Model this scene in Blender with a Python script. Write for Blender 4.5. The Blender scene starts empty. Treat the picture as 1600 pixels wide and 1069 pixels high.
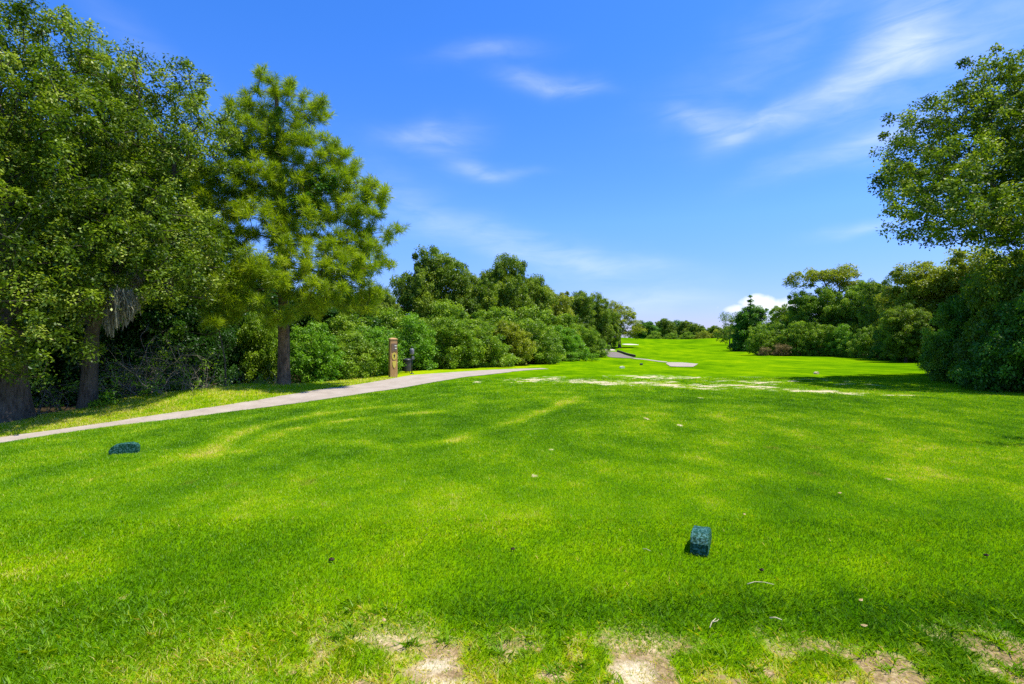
import bpy, math, random
import numpy as np
from mathutils import Vector, Matrix

random.seed(7)
RNG = np.random.default_rng(11)
SC = bpy.context.scene
COL = SC.collection
R = math.radians
F, CX, CY, CAMZ = 800.0, 800.0, 534.5, 1.6      # how the photo's 1600 px frame maps on metres
SUN_AZ, SUN_EL = R(94), R(68)                     # azimuth from +Y towards +X

# ------------------------------------------------------------------ noise
def _hash(ix, iy, seed):
    h = (ix.astype(np.int64) * 374761393 + iy.astype(np.int64) * 668265263 + seed * 144665) & 0xFFFFFFFF
    h = ((h ^ (h >> 13)) * 1274126177) & 0xFFFFFFFF
    h = ((h ^ (h >> 16)) * 2246822519) & 0xFFFFFFFF
    return ((h ^ (h >> 15)) & 0xFFFF) / 65535.0

def vnoise(x, y, seed=0):
    ix, iy = np.floor(x), np.floor(y)
    fx, fy = x - ix, y - iy
    fx, fy = fx * fx * (3 - 2 * fx), fy * fy * (3 - 2 * fy)
    a, b = _hash(ix, iy, seed), _hash(ix + 1, iy, seed)
    c, d = _hash(ix, iy + 1, seed), _hash(ix + 1, iy + 1, seed)
    return (a * (1 - fx) + b * fx) * (1 - fy) + (c * (1 - fx) + d * fx) * fy

def fbm(x, y, seed=0, octaves=4):
    s, a, t = 0.0, 0.5, 0.0
    for o in range(octaves):
        s = s + a * vnoise(x * 2 ** o + 17.3 * o, y * 2 ** o - 9.1 * o, seed + o)
        t += a; a *= 0.5
    return s / t

def sstep(a, b, x):
    t = np.clip((x - a) / (b - a), 0, 1)
    return t * t * (3 - 2 * t)

# ------------------------------------------------------------------ terrain
def flat(px, py):
    d = CAMZ * F / (py - CY)
    return (px - CX) / F * d, d

LIP = [flat(*p) for p in ((0, 694), (100, 678), (200, 664), (300, 653), (400, 639), (500, 626), (600, 611.5),
                          (650, 603), (700, 594.5), (760, 586), (800, 580.5))]
LIP_Y = np.array([0.0] + [p[1] for p in LIP] + [40.0])
LIP_X = np.array([-8.4] + [p[0] for p in LIP] + [6.0])

DIP = None        # (y, x) line behind which the wood's floor drops away
def height(x, y):
    x, y = np.asarray(x, float), np.asarray(y, float)
    xe = np.interp(y, LIP_Y, LIP_X)
    z = -0.5 * sstep(0.0, 1.5, xe - x) * (1 - sstep(10, 18, y)) * sstep(-4, 2, y)
    z = z + 0.05 * (fbm(x * 0.25, y * 0.25, 5, 2) - 0.5) * sstep(6, 14, np.hypot(x, y))
    z = z + 1.75 * sstep(52, 140, y) * (1 - 0.8 * sstep(165, 300, y))
    for (mx, my, r, h) in ((24, 118, 9, 1.2), (36, 140, 10, 0.7), (54, 128, 9, 1.0), (45, 120, 8, -0.5), (20, 88, 9, 0.25), (14, 48, 9, 0.12)):
        z = z + h * np.exp(-(((x - mx) / (r * 1.2)) ** 2 + ((y - my) / r) ** 2))
    z = z - 0.16 * np.exp(-((y - 44) / 5.0) ** 2) * sstep(4, 8, x) * (1 - sstep(13, 20, x))
    z = z - 0.07 * (1 - sstep(2.5, 3.4, y))
    z = z + 0.15 * np.exp(-((x + 9.3) / 1.3) ** 2 - ((y - 16.5) / 4.0) ** 2)
    if DIP is not None:
        z = z - 0.75 * sstep(0.3, 2.6, np.interp(y, DIP[0], DIP[1]) - x) * sstep(9, 13, y) * (1 - sstep(19.5, 23, y))
    return z

def hz(x, y):
    return float(height(np.array([x]), np.array([y]))[0])

def ground_hit(px, py):
    """The ground point that the photo shows at this pixel (the wood's sunken floor left aside)."""
    global DIP
    keep_dip, DIP = DIP, None
    r = _ground_hit(px, py)
    DIP = keep_dip
    return r

def _ground_hit(px, py):
    d = 1.5
    while d < 400:
        x = (px - CX) / F * d
        z = CAMZ - (py - CY) / F * d
        g = hz(x, d)
        if z <= g:
            return x, d
        d *= 1.004
    return (px - CX) / F * d, d

def at(px, py, d):
    return np.array([(px - CX) / F * d, d, CAMZ - (py - CY) / F * d])

# ------------------------------------------------------------------ object helpers
def tag(o, label=None, cat=None, group=None, kind=None):
    if label: o['label'] = label
    if cat: o['category'] = cat
    if group: o['group'] = group
    if kind: o['kind'] = kind
    return o

def empty(name, loc, rz=0.0):
    o = bpy.data.objects.new(name, None)
    o.empty_display_size = 0.3
    COL.objects.link(o)
    o.location = loc
    o.rotation_euler = (0, 0, rz)
    return o

def mesh_np(name, V, faces_flat, starts, mat, attrs=None, smooth=False):
    """Fast mesh: V (n,3), flat loop vertex indices, loop starts; attrs {name:(domain, values)}."""
    me = bpy.data.meshes.new(name)
    V = np.ascontiguousarray(V, dtype=np.float32)
    me.vertices.add(len(V)); me.vertices.foreach_set('co', V.ravel())
    me.loops.add(len(faces_flat)); me.loops.foreach_set('vertex_index', np.asarray(faces_flat, dtype=np.int32))
    me.polygons.add(len(starts)); me.polygons.foreach_set('loop_start', np.asarray(starts, dtype=np.int32))
    if smooth:
        me.polygons.foreach_set('use_smooth', np.ones(len(starts), dtype=bool))
    for k, (dom, vals) in (attrs or {}).items():
        a = me.attributes.new(k, 'FLOAT', dom)
        a.data.foreach_set('value', np.asarray(vals, dtype=np.float32))
    me.update(calc_edges=True)
    if mat: me.materials.append(mat)
    return me

def link(name, me, parent=None):
    o = bpy.data.objects.new(name, me)
    COL.objects.link(o)
    if parent is not None: o.parent = parent
    return o

class MB:
    """Collects simple shapes into one mesh."""
    def __init__(self): self.v, self.f, self.sm = [], [], []
    def add(self, vs, fs, smooth=False):
        n = len(self.v)
        self.v += [tuple(v) for v in vs]
        self.f += [tuple(i + n for i in f) for f in fs]
        self.sm += [smooth] * len(fs)
    def box(self, c, s, rz=0.0, taper=1.0):
        cx, cy, cz = c; hx, hy, hzz = s[0] / 2, s[1] / 2, s[2] / 2
        vs = []
        for sz, t in ((-1, 1.0), (1, taper)):
            for sx, sy in ((-1, -1), (1, -1), (1, 1), (-1, 1)):
                x, y = sx * hx * t, sy * hy * t
                vs.append((cx + x * math.cos(rz) - y * math.sin(rz), cy + x * math.sin(rz) + y * math.cos(rz), cz + sz * hzz))
        self.add(vs, [(3, 2, 1, 0), (4, 5, 6, 7), (0, 1, 5, 4), (1, 2, 6, 5), (2, 3, 7, 6), (3, 0, 4, 7)])
    def lathe(self, c, prof, n=20):
        vs, fs = [], []
        for (r, z) in prof:
            for k in range(n):
                a = 2 * math.pi * k / n
                vs.append((c[0] + r * math.cos(a), c[1] + r * math.sin(a), c[2] + z))
        for i in range(len(prof) - 1):
            for k in range(n):
                k2 = (k + 1) % n
                fs.append((i * n + k, i * n + k2, (i + 1) * n + k2, (i + 1) * n + k))
        fs.append(tuple(range(n))[::-1]); fs.append(tuple((len(prof) - 1) * n + k for k in range(n)))
        self.add(vs, fs, True)
    def tube(self, pts, rad, n=8):
        pts = [Vector(p) for p in pts]
        if not isinstance(rad, (list, tuple)): rad = [rad] * len(pts)
        vs, fs = [], []
        for i, p in enumerate(pts):
            t = (pts[min(i + 1, len(pts) - 1)] - pts[max(i - 1, 0)]).normalized()
            a = t.orthogonal().normalized(); b = t.cross(a)
            for k in range(n):
                w = 2 * math.pi * k / n
                vs.append(p + (a * math.cos(w) + b * math.sin(w)) * rad[i])
        for i in range(len(pts) - 1):
            for k in range(n):
                k2 = (k + 1) % n
                fs.append((i * n + k, i * n + k2, (i + 1) * n + k2, (i + 1) * n + k))
        fs.append(tuple(range(n))[::-1]); fs.append(tuple((len(pts) - 1) * n + k for k in range(n)))
        self.add(vs, fs, True)
    def build(self, name, mat, parent=None, bevel=0.0):
        me = bpy.data.meshes.new(name)
        me.from_pydata(self.v, [], self.f); me.update()
        me.polygons.foreach_set('use_smooth', self.sm)
        me.materials.append(mat)
        o = link(name, me, parent)
        if bevel:
            m = o.modifiers.new('bevel', 'BEVEL'); m.width = bevel; m.segments = 2; m.limit_method = 'ANGLE'; m.angle_limit = R(40)
        return o

# ------------------------------------------------------------------ materials
def new_mat(name):
    m = bpy.data.materials.new(name); m.use_nodes = True
    nt = m.node_tree; nt.nodes.clear()
    return m, nt
def N(nt, t, **kw):
    n = nt.nodes.new(t)
    for k, v in kw.items(): setattr(n, k, v)
    return n
def L(nt, a, b): nt.links.new(a, b)
def ramp(nt, stops, fac=None, interp='LINEAR'):
    n = N(nt, 'ShaderNodeValToRGB'); cr = n.color_ramp; cr.interpolation = interp
    while len(cr.elements) < len(stops): cr.elements.new(0.5)
    for e, (p, c) in zip(cr.elements, stops): e.position = p; e.color = (*c, 1)
    if fac is not None: L(nt, fac, n.inputs[0])
    return n
def mixc(nt, fac, a, b, blend='MIX'):
    n = N(nt, 'ShaderNodeMix', data_type='RGBA', blend_type=blend)
    for s, v in ((n.inputs['Factor'], fac), (n.inputs['A'], a), (n.inputs['B'], b)):
        s = [q for q in n.inputs if q.identifier == {'Factor': 'Factor_Float', 'A': 'A_Color', 'B': 'B_Color'}[s.name]][0]
        if hasattr(v, 'is_output'): L(nt, v, s)
        elif isinstance(v, (int, float)): s.default_value = v
        else: s.default_value = (*v, 1)
    return [q for q in n.outputs if q.identifier == 'Result_Color'][0]
def math_(nt, op, a, b=None, c=None, clamp=False):
    n = N(nt, 'ShaderNodeMath', operation=op, use_clamp=clamp)
    for i, v in enumerate((a, b, c)):
        if v is None: continue
        if hasattr(v, 'is_output'): L(nt, v, n.inputs[i])
        else: n.inputs[i].default_value = v
    return n.outputs[0]
def noise(nt, vec, scale, detail=3.0, rough=0.55):
    n = N(nt, 'ShaderNodeTexNoise'); n.inputs['Scale'].default_value = scale
    n.inputs['Detail'].default_value = detail; n.inputs['Roughness'].default_value = rough
    if vec is not None: L(nt, vec, n.inputs['Vector'])
    return n.outputs['Fac']
def attr(nt, name):
    return N(nt, 'ShaderNodeAttribute', attribute_name=name).outputs['Fac']

def leaf_mat(name, stops, trans=0.36, gloss=0.022, rough=0.45, tcol=(1.4, 1.5, 0.5), red=0.76):
    m, nt = new_mat(name)
    out = N(nt, 'ShaderNodeOutputMaterial')
    stops = [(p, (c_[0] * red, c_[1] * 0.98, c_[2])) for p, c_ in stops]
    c = ramp(nt, stops, attr(nt, 'tint')).outputs[0]
    d = N(nt, 'ShaderNodeBsdfDiffuse'); L(nt, c, d.inputs[0])
    tc = mixc(nt, 1.0, c, tcol, 'MULTIPLY')
    t = N(nt, 'ShaderNodeBsdfTranslucent'); L(nt, tc, t.inputs[0])
    mx = N(nt, 'ShaderNodeMixShader'); mx.inputs[0].default_value = trans
    L(nt, d.outputs[0], mx.inputs[1]); L(nt, t.outputs[0], mx.inputs[2])
    g = N(nt, 'ShaderNodeBsdfGlossy'); g.inputs['Roughness'].default_value = rough
    m2 = N(nt, 'ShaderNodeMixShader'); m2.inputs[0].default_value = gloss
    L(nt, mx.outputs[0], m2.inputs[1]); L(nt, g.outputs[0], m2.inputs[2])
    L(nt, m2.outputs[0], out.inputs[0])
    return m

def bark_mat(name, a, b, scale=6.0, stretch=0.18, bump=0.6):
    m, nt = new_mat(name)
    out = N(nt, 'ShaderNodeOutputMaterial')
    tc = N(nt, 'ShaderNodeTexCoord'); mp = N(nt, 'ShaderNodeMapping'); mp.inputs['Scale'].default_value = (1, 1, stretch)
    L(nt, tc.outputs['Object'], mp.inputs[0])
    n1 = noise(nt, mp.outputs[0], scale * 3, 5, 0.65); n2 = noise(nt, tc.outputs['Object'], 1.4, 3)
    f = math_(nt, 'ADD', math_(nt, 'MULTIPLY', n1, 0.75), math_(nt, 'MULTIPLY', n2, 0.3))
    c = ramp(nt, [(0.36, a), (0.62, b)], f).outputs[0]
    p = N(nt, 'ShaderNodeBsdfPrincipled'); p.inputs['Roughness'].default_value = 0.95; p.inputs['Specular IOR Level'].default_value = 0.08
    L(nt, c, p.inputs['Base Color'])
    bp = N(nt, 'ShaderNodeBump'); bp.inputs['Strength'].default_value = bump; bp.inputs['Distance'].default_value = 0.06
    L(nt, n1, bp.inputs['Height']); L(nt, bp.outputs[0], p.inputs['Normal'])
    L(nt, p.outputs[0], out.inputs[0])
    return m

def simple_mat(name, a, b, scale=20.0, rough=0.7, spec=0.3, bump=0.0, lo=0.4, hi=0.6, metal=0.0):
    m, nt = new_mat(name)
    out = N(nt, 'ShaderNodeOutputMaterial')
    tc = N(nt, 'ShaderNodeTexCoord')
    n1 = noise(nt, tc.outputs['Object'], scale, 4, 0.6)
    c = ramp(nt, [(lo, a), (hi, b)], n1).outputs[0]
    p = N(nt, 'ShaderNodeBsdfPrincipled'); p.inputs['Roughness'].default_value = rough
    p.inputs['Specular IOR Level'].default_value = spec; p.inputs['Metallic'].default_value = metal
    L(nt, c, p.inputs['Base Color'])
    if bump:
        bp = N(nt, 'ShaderNodeBump'); bp.inputs['Strength'].default_value = bump; bp.inputs['Distance'].default_value = 0.02
        L(nt, n1, bp.inputs['Height']); L(nt, bp.outputs[0], p.inputs['Normal'])
    L(nt, p.outputs[0], out.inputs[0])
    return m

M = {}
M['oak_leaf'] = leaf_mat('oak_leaf', [(0.0, (0.026, 0.052, 0.002)), (0.42, (0.112, 0.160, 0.004)), (0.75, (0.285, 0.325, 0.012)), (1.0, (0.52, 0.48, 0.10))], red=0.82, trans=0.30)
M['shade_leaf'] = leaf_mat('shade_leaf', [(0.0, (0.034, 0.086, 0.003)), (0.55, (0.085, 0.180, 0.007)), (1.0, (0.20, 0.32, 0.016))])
M['shrub_leaf'] = leaf_mat('shrub_leaf', [(0.0, (0.065, 0.125, 0.003)), (0.5, (0.200, 0.285, 0.007)), (1.0, (0.40, 0.45, 0.025))], red=0.82)
M['bright_leaf'] = leaf_mat('bright_leaf', [(0.0, (0.075, 0.160, 0.004)), (0.5, (0.180, 0.300, 0.007)), (1.0, (0.31, 0.42, 0.025))])
M['tree_leaf'] = leaf_mat('tree_leaf', [(0.0, (0.058, 0.102, 0.003)), (0.5, (0.180, 0.235, 0.007)), (1.0, (0.36, 0.375, 0.018))], red=0.82)
M['olive_leaf'] = leaf_mat('olive_leaf', [(0.0, (0.15, 0.155, 0.005)), (0.5, (0.33, 0.295, 0.009)), (1.0, (0.48, 0.41, 0.03))], trans=0.40)
M['shaded_under_leaf'] = leaf_mat('shaded_under_leaf', [(0.0, (0.020, 0.058, 0.004)), (0.55, (0.042, 0.105, 0.006)), (1.0, (0.09, 0.17, 0.014))])  # leaf colour darkened to stand in for deep shade inside the left wood
M['needle'] = leaf_mat('needle', [(0.0, (0.120, 0.175, 0.004)), (0.5, (0.290, 0.335, 0.006)), (1.0, (0.52, 0.50, 0.016))], trans=0.42, red=0.82)
M['dead_leaf'] = leaf_mat('dead_leaf', [(0.0, (0.10, 0.07, 0.02)), (0.5, (0.20, 0.145, 0.045)), (1.0, (0.33, 0.26, 0.10))], tcol=(1, 1, 1), gloss=0.02, red=1.0)
M['moss'] = leaf_mat('moss', [(0.0, (0.16, 0.15, 0.09)), (1.0, (0.34, 0.315, 0.20))], trans=0.3, gloss=0.0, tcol=(1, 1, 1), red=1.0)
M['oak_bark'] = bark_mat('oak_bark', (0.035, 0.027, 0.020), (0.13, 0.105, 0.078))
M['pine_bark'] = bark_mat('pine_bark', (0.04, 0.026, 0.016), (0.24, 0.16, 0.095), 4.0, 0.35)
M['twig'] = bark_mat('twig', (0.10, 0.075, 0.05), (0.34, 0.28, 0.20), 8.0)

# ------------------------------------------------------------------ plants
def tubes_mesh(P0, P1, R0, R1, n=5):
    """Frustum per segment -> verts, loops, starts."""
    P0, P1 = np.asarray(P0), np.asarray(P1)
    T = P1 - P0
    ln = np.linalg.norm(T, axis=1, keepdims=True); T = T / np.maximum(ln, 1e-6)
    ref = np.where(np.abs(T[:, 2:3]) < 0.9, np.array([[0, 0, 1.0]]), np.array([[1.0, 0, 0]]))
    A = np.cross(T, ref); A /= np.linalg.norm(A, axis=1, keepdims=True); B = np.cross(T, A)
    ang = np.arange(n) * 2 * np.pi / n
    ring = A[:, None, :] * np.cos(ang)[None, :, None] + B[:, None, :] * np.sin(ang)[None, :, None]
    V = np.concatenate([P0[:, None, :] + ring * np.asarray(R0)[:, None, None],
                        P1[:, None, :] + ring * np.asarray(R1)[:, None, None]], axis=1)      # (m,2n,3)
    m = len(P0)
    k = np.arange(n); k2 = (k + 1) % n
    q = np.stack([k, k2, k2 + n, k + n], axis=1)                                             # (n,4)
    Fc = (q[None] + (np.arange(m) * 2 * n)[:, None, None]).reshape(-1)
    return V.reshape(-1, 3), Fc

def trunk_rings(pts, rads, n=16, flare=0.5, rough=0.06, seed=0):
    """Smooth bole from polyline with root flare, as quads."""
    rng = np.random.default_rng(seed)
    pts = np.asarray(pts, float); rads = np.asarray(rads, float)
    t = np.linspace(0, len(pts) - 1, max(8, 5 * len(pts)))
    P = np.stack([np.interp(t, np.arange(len(pts)), pts[:, i]) for i in range(3)], axis=1)
    r = np.interp(t, np.arange(len(pts)), rads)
    h = P[:, 2] - P[0, 2]
    ph = rng.uniform(0, 6.28, 4)
    V = []
    for i in range(len(P)):
        a = np.arange(n) * 2 * np.pi / n
        lob = 1 + rough * np.sin(3 * a + ph[0] + h[i] * 0.3) + rough * 0.7 * np.sin(5 * a + ph[1] - h[i] * 0.5) + rng.uniform(-rough, rough, n) * 0.5
        fl = 1 + flare * math.exp(-h[i] / (1.5 * rads[0] + 0.15)) * (1 + 0.35 * np.sin(4 * a + ph[2]))
        rr = r[i] * lob * fl
        V.append(np.stack([P[i, 0] + rr * np.cos(a), P[i, 1] + rr * np.sin(a), np.full(n, P[i, 2])], axis=1))
    V = np.concatenate(V)
    k = np.arange(n); k2 = (k + 1) % n
    q = np.stack([k, k2, k2 + n, k + n], axis=1)
    Fc = (q[None] + (np.arange(len(P) - 1) * n)[:, None, None]).reshape(-1)
    return V, Fc

def unit(v): return v / np.maximum(np.linalg.norm(v, axis=-1, keepdims=True), 1e-6)

def noise3(P, f, seed):
    x, y, z = P[:, 0] * f, P[:, 1] * f, P[:, 2] * f
    return (vnoise(x + 3.1 * z, y + 1.7 * z, seed) + vnoise(y * 1.1 + 40 + x * 0.6, z * 1.3 + 7, seed + 1) + vnoise(z * 1.2 + 80, x * 1.1 - 5 + y * 0.5, seed + 2)) / 3

def sample_clumps(blobs, spacing, rng, shell=0.5, keep_inner=0.25, gaps=0.3, shoots=0.16):
    """Clump centres in a union of ellipsoids, at least about `spacing` apart, thinned inside, with gaps and outward shoots."""
    out = []
    for b in blobs:
        c, r = np.array(b[:3]), np.array(b[3:6])
        n = int(12 * r[0] * r[1] * r[2] * 4.2 / spacing ** 3) + 10
        u = rng.uniform(-1, 1, (n, 3)); k = np.linalg.norm(u, axis=1)
        u = u[k < 1]; k = k[k < 1]
        sel = (k > shell) | (rng.uniform(size=len(k)) < keep_inner)
        u, k = u[sel], k[sel]
        push = np.where((k > 0.8) & (rng.uniform(size=len(k)) < shoots), rng.uniform(0.05, 0.40, len(k)), 0.0)
        out.append(c + u * (1 + push)[:, None] * r)
    P = np.concatenate(out)
    P = P[rng.permutation(len(P))][:20000]
    cell = {}
    keep = []
    g = np.floor(P / spacing).astype(int)
    for i in range(len(P)):
        key = tuple(g[i]); ok = True
        for dx in (-1, 0, 1):
            for dy in (-1, 0, 1):
                for dz in (-1, 0, 1):
                    for j in cell.get((key[0] + dx, key[1] + dy, key[2] + dz), ()):
                        if np.sum((P[i] - P[j]) ** 2) < spacing ** 2: ok = False; break
                    if not ok: break
                if not ok: break
            if not ok: break
        if ok:
            cell.setdefault(key, []).append(i); keep.append(i)
    P = P[keep]
    if gaps:
        v = 0.6 * noise3(P, 0.5 / spacing ** 0.8, int(rng.integers(1000))) + 0.4 * noise3(P, 1.1 / spacing ** 0.8, int(rng.integers(1000)))
        P = P[v > np.quantile(v, gaps)]
    return P

def grow(clumps, bole, bole_r, rng, tip=0.010, seg=0.55, first=0.35, wig=0.10, power=2.1):
    """Branches: every clump is joined to the nearest wood already there, nearer the bole."""
    bole = np.asarray(bole, float)
    nodes, parent, rootd = [], [], []
    nb = 14
    t = np.linspace(0, len(bole) - 1, nb)
    for i in range(nb):
        nodes.append([np.interp(t[i], np.arange(len(bole)), bole[:, k]) for k in range(3)])
        parent.append(i - 1); rootd.append(0.0)
    nb0 = nb
    start = int(nb * first)
    d0 = np.min(np.linalg.norm(clumps[:, None] - np.array(nodes)[None], axis=2), axis=1)
    buf = np.zeros((nb + len(clumps) * 12, 3)); rd = np.zeros(len(buf)); n = nb
    buf[:nb] = nodes
    for ci in np.argsort(d0):
        p = clumps[ci]
        dv = np.linalg.norm(buf[start:n] - p, axis=1)
        low = np.maximum(0, buf[start:n, 2] - p[2])
        j = start + int(np.argmin(dv + 0.22 * rd[start:n] + 0.8 * low))
        q = buf[j].copy(); dist = np.linalg.norm(p - q)
        k = int(min(10, max(1, round(dist / seg))))
        pj = j
        for s in range(1, k + 1):
            f = s / k
            w = q + (p - q) * f
            w[2] += 0.12 * dist * math.sin(math.pi * f)
            if s < k: w = w + rng.normal(0, wig * min(dist, 1.5) * 0.5, 3)
            buf[n] = w; rd[n] = rd[pj] + dist / k; parent.append(pj); pj = n; n += 1
    buf = buf[:n]; parent = np.array(parent)
    acc = np.zeros(n); haschild = np.zeros(n, bool)
    haschild[parent[parent >= 0]] = True
    acc[~haschild] = tip ** power
    for i in range(n - 1, nb0 - 1, -1): acc[parent[i]] += acc[i]
    rad = np.maximum(acc, tip ** power) ** (1 / power)
    sel = np.arange(nb0, n)
    pr = parent[sel]
    r1 = rad[sel]; r0 = np.minimum(rad[pr], r1 * 1.5)
    cap = bole_r * 0.6
    return buf[pr], buf[sel], np.minimum(r0, cap), np.minimum(r1, cap)

def leaves(clumps, crad, per, size, rng, up=0.5, flat_=0.75, wid=0.5, out=0.6, tint_shift=None, dome=0.6):
    """Leaf quads round each clump. -> V, tint"""
    n = len(clumps)
    cnt = np.maximum(3, (per * rng.uniform(0.5, 1.5, n)).astype(int))
    idx = np.repeat(np.arange(n), cnt); m = len(idx)
    u = rng.normal(size=(m, 3)); u[:, 2] += dome * np.abs(rng.normal(size=m)); u = unit(u); rr = rng.uniform(0, 1, m) ** 0.45
    cr = (crad * rng.uniform(0.6, 1.5, n))[idx]
    off = u * (rr * cr)[:, None]; off[:, 2] *= flat_
    C = clumps[idx] + off
    nrm = unit(u * out + np.array([0, 0, up]) + rng.normal(0, 0.45, (m, 3)))
    ax = rng.normal(size=(m, 3)) + u * 0.8
    ax = unit(ax - nrm * np.sum(ax * nrm, axis=1, keepdims=True))
    b = np.cross(nrm, ax)
    l = size * rng.uniform(0.65, 1.3, m); w = l * wid
    V = np.stack([C, C + ax * (l * 0.45)[:, None] + b * (w * 0.5)[:, None] - nrm * (0.12 * w)[:, None],
                  C + ax * l[:, None], C + ax * (l * 0.45)[:, None] - b * (w * 0.5)[:, None] - nrm * (0.12 * w)[:, None]], axis=1)
    ct = rng.uniform(0, 1, n)
    tint = np.clip(0.62 * ct[idx] ** 1.15 + 0.45 * rng.uniform(0, 1, m) + (0 if tint_shift is None else tint_shift[idx]), 0, 1)
    return V.reshape(-1, 3), tint

def needles(clumps, crad, tufts, per, length, width, rng):
    """Pine: every clump holds tufts, every tuft a burst of needles."""
    n = len(clumps)
    T = np.repeat(clumps, tufts, axis=0)
    m = len(T)
    u = unit(rng.normal(size=(m, 3)) + np.array([0, 0, 0.25])); T = T + u * (crad * rng.uniform(0.2, 1, (m, 1)))
    lead = unit(u + np.array([0, 0, 0.7]))
    k = m * per
    base = np.repeat(T, per, axis=0); ld = np.repeat(lead, per, axis=0)
    d = unit(unit(rng.normal(size=(k, 3))) * 0.95 + ld * 0.75)
    ln = length * rng.uniform(0.6, 1.15, k)
    side = unit(np.cross(d, rng.normal(size=(k, 3))))
    b0 = base - ld * (rng.uniform(0, 0.16, (k, 1)))
    tip = b0 + d * ln[:, None]; tip[:, 2] -= 0.05 * ln
    mid = b0 + d * (ln * 0.5)[:, None]
    V = np.stack([b0, mid + side * width / 2, tip, mid - side * width / 2], axis=1)
    ct = np.repeat(np.repeat(rng.uniform(0, 1, n), tufts), per); tt = np.repeat(rng.uniform(0, 1, m), per)
    tint = np.clip(0.35 * ct + 0.35 * tt + 0.3 * rng.uniform(0, 1, k), 0, 1)
    return V.reshape(-1, 3), tint

def quad_mesh(name, V, tint, mat):
    n = len(V) // 4
    return mesh_np(name, V, np.arange(4 * n), np.arange(n) * 4, mat, {'tint': ('FACE', tint)})

def wood_mesh(name, parts, mat):
    Vs, Fs, off = [], [], 0
    for V, Fc in parts:
        Vs.append(V); Fs.append(Fc + off); off += len(V)
    Fc = np.concatenate(Fs)
    return mesh_np(name, np.concatenate(Vs), Fc, np.arange(len(Fc) // 4) * 4, mat, smooth=True)

def make_tree(blobs, bole, bole_r, seed, leaf='oak_leaf', bark='oak_bark', spacing=0.5, crad=0.42, per=130, size=0.08,
              wid=0.5, up=0.5, tip=0.010, shell=0.5, keep=0.25, pine=None, first=0.35, flare=0.5, wig=0.10, bole_tip=0.3, out=0.6, flat_=0.7, gaps=0.3, shoots=0.16):
    """-> (trunk mesh, crown mesh); coordinates relative to the base."""
    rng = np.random.default_rng(seed)
    cl = sample_clumps(blobs, spacing, rng, shell, keep, gaps, shoots)
    bole = np.asarray(bole, float)
    seg = grow(cl, bole, bole_r, rng, tip=tip, first=first, wig=wig)
    rads = np.linspace(1, bole_tip, len(bole)) * bole_r
    parts = [trunk_rings(bole, rads, flare=flare, seed=seed)]
    thick = seg[2] > 0.03
    for selm, n in ((thick, 7), (~thick, 4)):
        if selm.any(): parts.append(tubes_mesh(seg[0][selm], seg[1][selm], seg[2][selm], seg[3][selm], n))
    tm = wood_mesh('trunk', parts, M[bark])
    if pine: V, t = needles(cl, crad, rng=rng, **pine)
    else: V, t = leaves(cl, crad, per, size, rng, up=up, wid=wid, out=out, flat_=flat_)
    return tm, quad_mesh('crown', V, t, M[leaf])

def place(name, tm, cm, loc, label, cat, group=None, rz=0.0, scale=(1, 1, 1), leafmat=None, stem='trunk', crown='crown'):
    e = empty(name, loc, rz)
    e.scale = scale
    tag(e, label, cat, group)
    link(stem, tm, e)
    c = link(crown, cm, e)
    if leafmat:
        c.material_slots[0].link = 'OBJECT'; c.material_slots[0].material = M[leafmat]
    return e

def blob(base, px, py, d, rx, ry, rd=None):
    """Ellipsoid: photo position and radii in pixels at depth d, made real size, relative to base."""
    c = at(px, py, d) - np.array(base)
    ax, az = rx / F * d, ry / F * d
    return (*c, ax, rd if rd else 0.5 * (ax + az), az)

# ------------------------------------------------------------------ where the turf is worn, yellow or littered (world metres)
def world_ellipse(px, py, rx, ry):
    x, d = flat(px, py)
    d1, d0 = flat(px, py - ry)[1], flat(px, py + ry)[1]
    return x, d, rx / F * d, max(0.03, (d1 - d0) / 2)

BARE = [world_ellipse(*p) for p in (
    (560, 1055, 60, 18), (455, 1022, 34, 11), (672, 1022, 30, 9), (720, 1046, 50, 14), (1000, 1030, 48, 30), (1030, 996, 34, 14),
    (975, 1060, 40, 16), (1130, 1045, 60, 22), (1330, 1056, 90, 22), (1420, 1050, 50, 16), (1290, 1032, 30, 8), (1555, 1035, 26, 8),
    (1200, 1030, 24, 14), (14, 897, 26, 8), (90, 1022, 26, 8), (190, 933, 12, 5), (240, 927, 14, 4), (485, 985, 18, 7), (500, 1008, 20, 7),
    (684, 963, 12, 5), (655, 952, 9, 5), (596, 965, 9, 6), (920, 985, 30, 10), (345, 945, 8, 10), (780, 1060, 50, 16), (860, 1040, 40, 16),
    (430, 1062, 22, 8), (300, 1055, 24, 5), (610, 1010, 30, 9), (905, 1010, 22, 12), (1240, 1062, 40, 12))]
STRIP = [world_ellipse(*p) for p in (
    (830, 594, 30, 2.6), (862, 591.5, 26, 2.2), (905, 595.5, 34, 2.6), (950, 598, 34, 2.8), (1000, 599.5, 34, 2.6), (1050, 601.5, 34, 2.6),
    (1095, 604.5, 34, 2.4), (1150, 603, 44, 2.2), (1190, 606.5, 34, 2.4), (1235, 609, 30, 2.6), (1275, 611.5, 34, 2.6), (1325, 614, 30, 2.0),
    (1010, 589, 50, 1.8), (1060, 590.5, 40, 1.6), (1175, 597.5, 34, 1.6), (745, 597, 8, 0.8), (1400, 617, 30, 1.4))]
DIVOT = [world_ellipse(*p) for p in (
    (1011, 655, 4, 2.4), (1062, 665, 5, 2.2), (862, 703, 5, 2), (835, 743, 5, 3.5), (1389, 749, 9, 3), (1094, 622, 5, 1.2))]
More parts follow.
